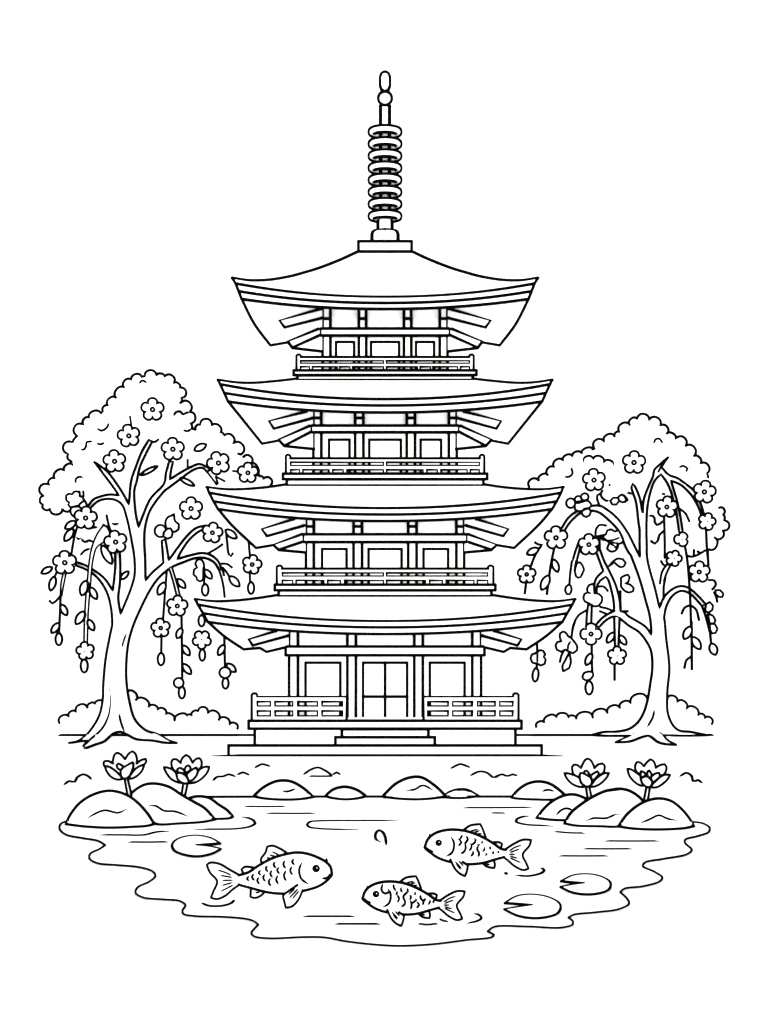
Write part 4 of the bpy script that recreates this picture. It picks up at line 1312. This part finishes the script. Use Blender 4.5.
def arcs(cs, h, w):
    return [((x + w, y - h), (x - w * .4, y - h * .3), (x - w * .4, y + h * .3), (x + w, y + h)) for x, y in cs]


K1 = dict(body=((680, 200), (676, 180), (655, 155), (610, 130), (560, 113), (510, 108), (450, 118), (390, 138), (330, 170), (280, 203), (235, 217), (228, 240), (235, 262), (300, 280), (370, 298), (440, 305), (500, 300), (560, 288), (620, 268), (660, 240), (682, 212)),
          tail=((238, 217), (190, 190), (140, 162), (95, 157), (80, 168), (97, 205), (130, 245), (112, 295), (100, 325), (130, 331), (170, 315), (205, 285), (238, 262)),
          tail_rays=[((130, 192), (165, 202), (200, 218)), ((145, 218), (205, 228)), ((152, 242), (208, 241)), ((150, 267), (205, 252)), ((145, 296), (210, 263))],
          dorsal=((345, 162), (340, 140), (362, 108), (370, 80), (395, 75), (430, 88), (475, 116), (400, 150)), dorsal_rays=[((390, 102), (432, 122)), ((378, 118), (412, 128)), ((366, 132), (388, 137))],
          dorsal2=((258, 212), (247, 190), (262, 177), (310, 180), (285, 205)), anal=((292, 278), (290, 320), (310, 326), (340, 315), (360, 296), (320, 284)), anal_rays=[((312, 302), (335, 300))],
          pect=((515, 264), (470, 295), (447, 315), (452, 340), (460, 373), (490, 366), (520, 335), (541, 290), (530, 272)), pect_rays=[((520, 280), (475, 328)), ((525, 290), (490, 332)), ((505, 280), (470, 312))],
          gill=((540, 150), (524, 190), (533, 232), (570, 262)), mouth=((633, 234), (660, 228), (677, 207)), barbel=((648, 152), (655, 138), (661, 158)), eye=(605, 185), eye_r=4.0,
          scales=[T(240, 842, 7.68)((x + 8, y - h), (x - 8, y - .2 * h), (x - 5, y + .3 * h), (x + 12, y + h)) for x, y, h in ((62, 283, 22), (100, 270, 28), (152, 237, 22), (140, 297, 28), (205, 205, 25), (185, 275, 30), (265, 175, 25), (240, 245, 30), (228, 308, 32), (293, 218, 28), (285, 290, 35), (340, 172, 32), (345, 260, 42), (408, 152, 24), (393, 220, 35))])
koi(F1, K1, 30.2, 'largest koi, swimming to the right on the left side of the pond', (272, 907))
K3 = dict(body=((84, 195), (90, 175), (108, 148), (150, 122), (215, 108), (290, 112), (350, 128), (410, 155), (460, 185), (500, 213), (525, 218), (530, 238), (515, 258), (470, 270), (400, 290), (330, 297), (280, 293), (210, 282), (150, 260), (110, 232), (80, 205)),
          tail=((520, 218), (570, 185), (620, 163), (665, 164), (655, 195), (618, 245), (637, 290), (651, 322), (620, 329), (570, 305), (535, 275), (512, 258)),
          tail_rays=[((615, 192), (575, 205), (540, 228)), ((605, 212), (545, 235)), ((580, 243), (540, 244)), ((595, 265), (545, 253)), ((610, 290), (545, 262))],
          dorsal=((290, 112), (330, 85), (385, 77), (397, 100), (418, 155), (350, 130)), dorsal_rays=[((330, 115), (375, 105)), ((350, 124), (385, 112)), ((368, 132), (395, 128))],
          dorsal2=((445, 178), (490, 177), (506, 186), (497, 212), (470, 195)), anal=((395, 288), (420, 310), (462, 319), (466, 300), (460, 274)), anal_rays=[((415, 298), (440, 300))],
          pect=((222, 272), (245, 320), (275, 350), (302, 362), (312, 335), (318, 305), (290, 285), (252, 260)), pect_rays=[((245, 280), (285, 322)), ((252, 295), (280, 330)), ((265, 275), (295, 310))],
          gill=((222, 143), (241, 180), (232, 232), (195, 256)), mouth=((83, 203), (105, 220), (130, 231)), barbel=((104, 148), (106, 134), (120, 137)), eye=(157, 180), eye_r=3.5,
          scales=[])
KS = T(425, 822, 9.6)
K3['scales'] = [KS(*q) for q in (((360, 120), (345, 150), (330, 170), (312, 160)), ((330, 170), (350, 195), (320, 235)), ((392, 130), (412, 165), (385, 205), (380, 220)), ((385, 205), (390, 255), (370, 290), (340, 303)),
                ((470, 150), (487, 170), (480, 195), (445, 220), (430, 205)), ((445, 220), (445, 250), (418, 280)), ((460, 275), (462, 305), (435, 333)), ((535, 205), (515, 225), (495, 215)), ((515, 225), (500, 260), (520, 300), (508, 340)),
                ((546, 182), (553, 208)), ((570, 235), (572, 260), (550, 290)), ((580, 290), (592, 310), (578, 332)), ((623, 232), (629, 268)), ((657, 278), (650, 312)), ((702, 276), (707, 302)))]
koi(F3, K3, 33.7, 'mid-sized koi, swimming to the left on the right side of the pond', (464, 875))
f2 = lambda *p: F2(*[(142 + (x - 157) * .962, 187 + (y - 180) * .955) for x, y in p])
K2 = dict(K3)
KS = T(360, 872, 9.6)
K2['scales'] = [KS(*q) for q in (((320, 115), (325, 150), (345, 185)), ((360, 180), (350, 210), (340, 225)), ((355, 215), (375, 260), (355, 295)), ((398, 140), (390, 165), (410, 200)), ((450, 150), (460, 185), (430, 215), (415, 240), (435, 295), (395, 340)),
                ((475, 215), (490, 240), (475, 275)), ((480, 275), (495, 305), (490, 345), (478, 360)), ((495, 305), (540, 265), (535, 250)), ((530, 190), (528, 225)), ((545, 285), (570, 315), (540, 350)), ((585, 215), (580, 250), (610, 285), (598, 322)),
                ((610, 285), (630, 250)), ((675, 262), (672, 285), (655, 320)), ((704, 270), (707, 302)), ((218, 115), (205, 165), (225, 200), (255, 205), (285, 180)))]
K2['eye_r'] = 3.6
koi(f2, K2, 28.6, 'smallest koi with a looped mark on its head, in the foreground near the front shore', (402, 925))

# ================================================================== SKY, SUN, CAMERA
w = bpy.data.worlds.new('World'); SC.world = w; w.use_nodes = True
nt = w.node_tree
sky = nt.nodes.new('ShaderNodeTexSky'); sky.sky_type = 'NISHITA'; sky.sun_disc = False
EL, AZ = 4, 5
sky.sun_elevation = math.radians(EL); sky.sun_rotation = math.radians(180 - AZ)
sky.air_density = 1.0; sky.dust_density = 2.0; sky.ozone_density = 1.0
# an even white overcast laid over the clear sky
mix = nt.nodes.new('ShaderNodeMix'); mix.data_type = 'RGBA'
mix.inputs['Factor'].default_value = 0.93
mix.inputs['B'].default_value = (9.6, 9.6, 9.6, 1)
nt.links.new(sky.outputs['Color'], mix.inputs['A'])
bg = nt.nodes['Background']; bg.inputs['Strength'].default_value = 0.10
nt.links.new(mix.outputs['Result'], bg.inputs['Color'])
sun = bpy.data.lights.new('sun', 'SUN'); sun.energy = 2.2; sun.angle = math.radians(20); sun.color = (1, .96, .9)
so = bpy.data.objects.new('sun', sun); COL.objects.link(so)
so.rotation_euler = (math.radians(90 - EL), 0, math.radians(-AZ))

cam = bpy.data.cameras.new('camera'); co = bpy.data.objects.new('camera', cam); COL.objects.link(co)
co.location = (0, -D0, H); co.rotation_euler = (math.radians(90), 0, 0)
cam.sensor_fit = 'HORIZONTAL'; cam.sensor_width = 36; cam.lens = F / 768 * 36
cam.shift_y = (HY - 512) / 768
cam.clip_end = 6000; cam.clip_start = .5
SC.camera = co

SC.render.resolution_x = 768; SC.render.resolution_y = 1024
SC.view_settings.view_transform = 'Standard'; SC.view_settings.look = 'None'
SC.view_settings.exposure = 1.1; SC.view_settings.gamma = 1
SC.view_settings.use_curve_mapping = False
SC.cycles.max_bounces = 10; SC.cycles.diffuse_bounces = 8
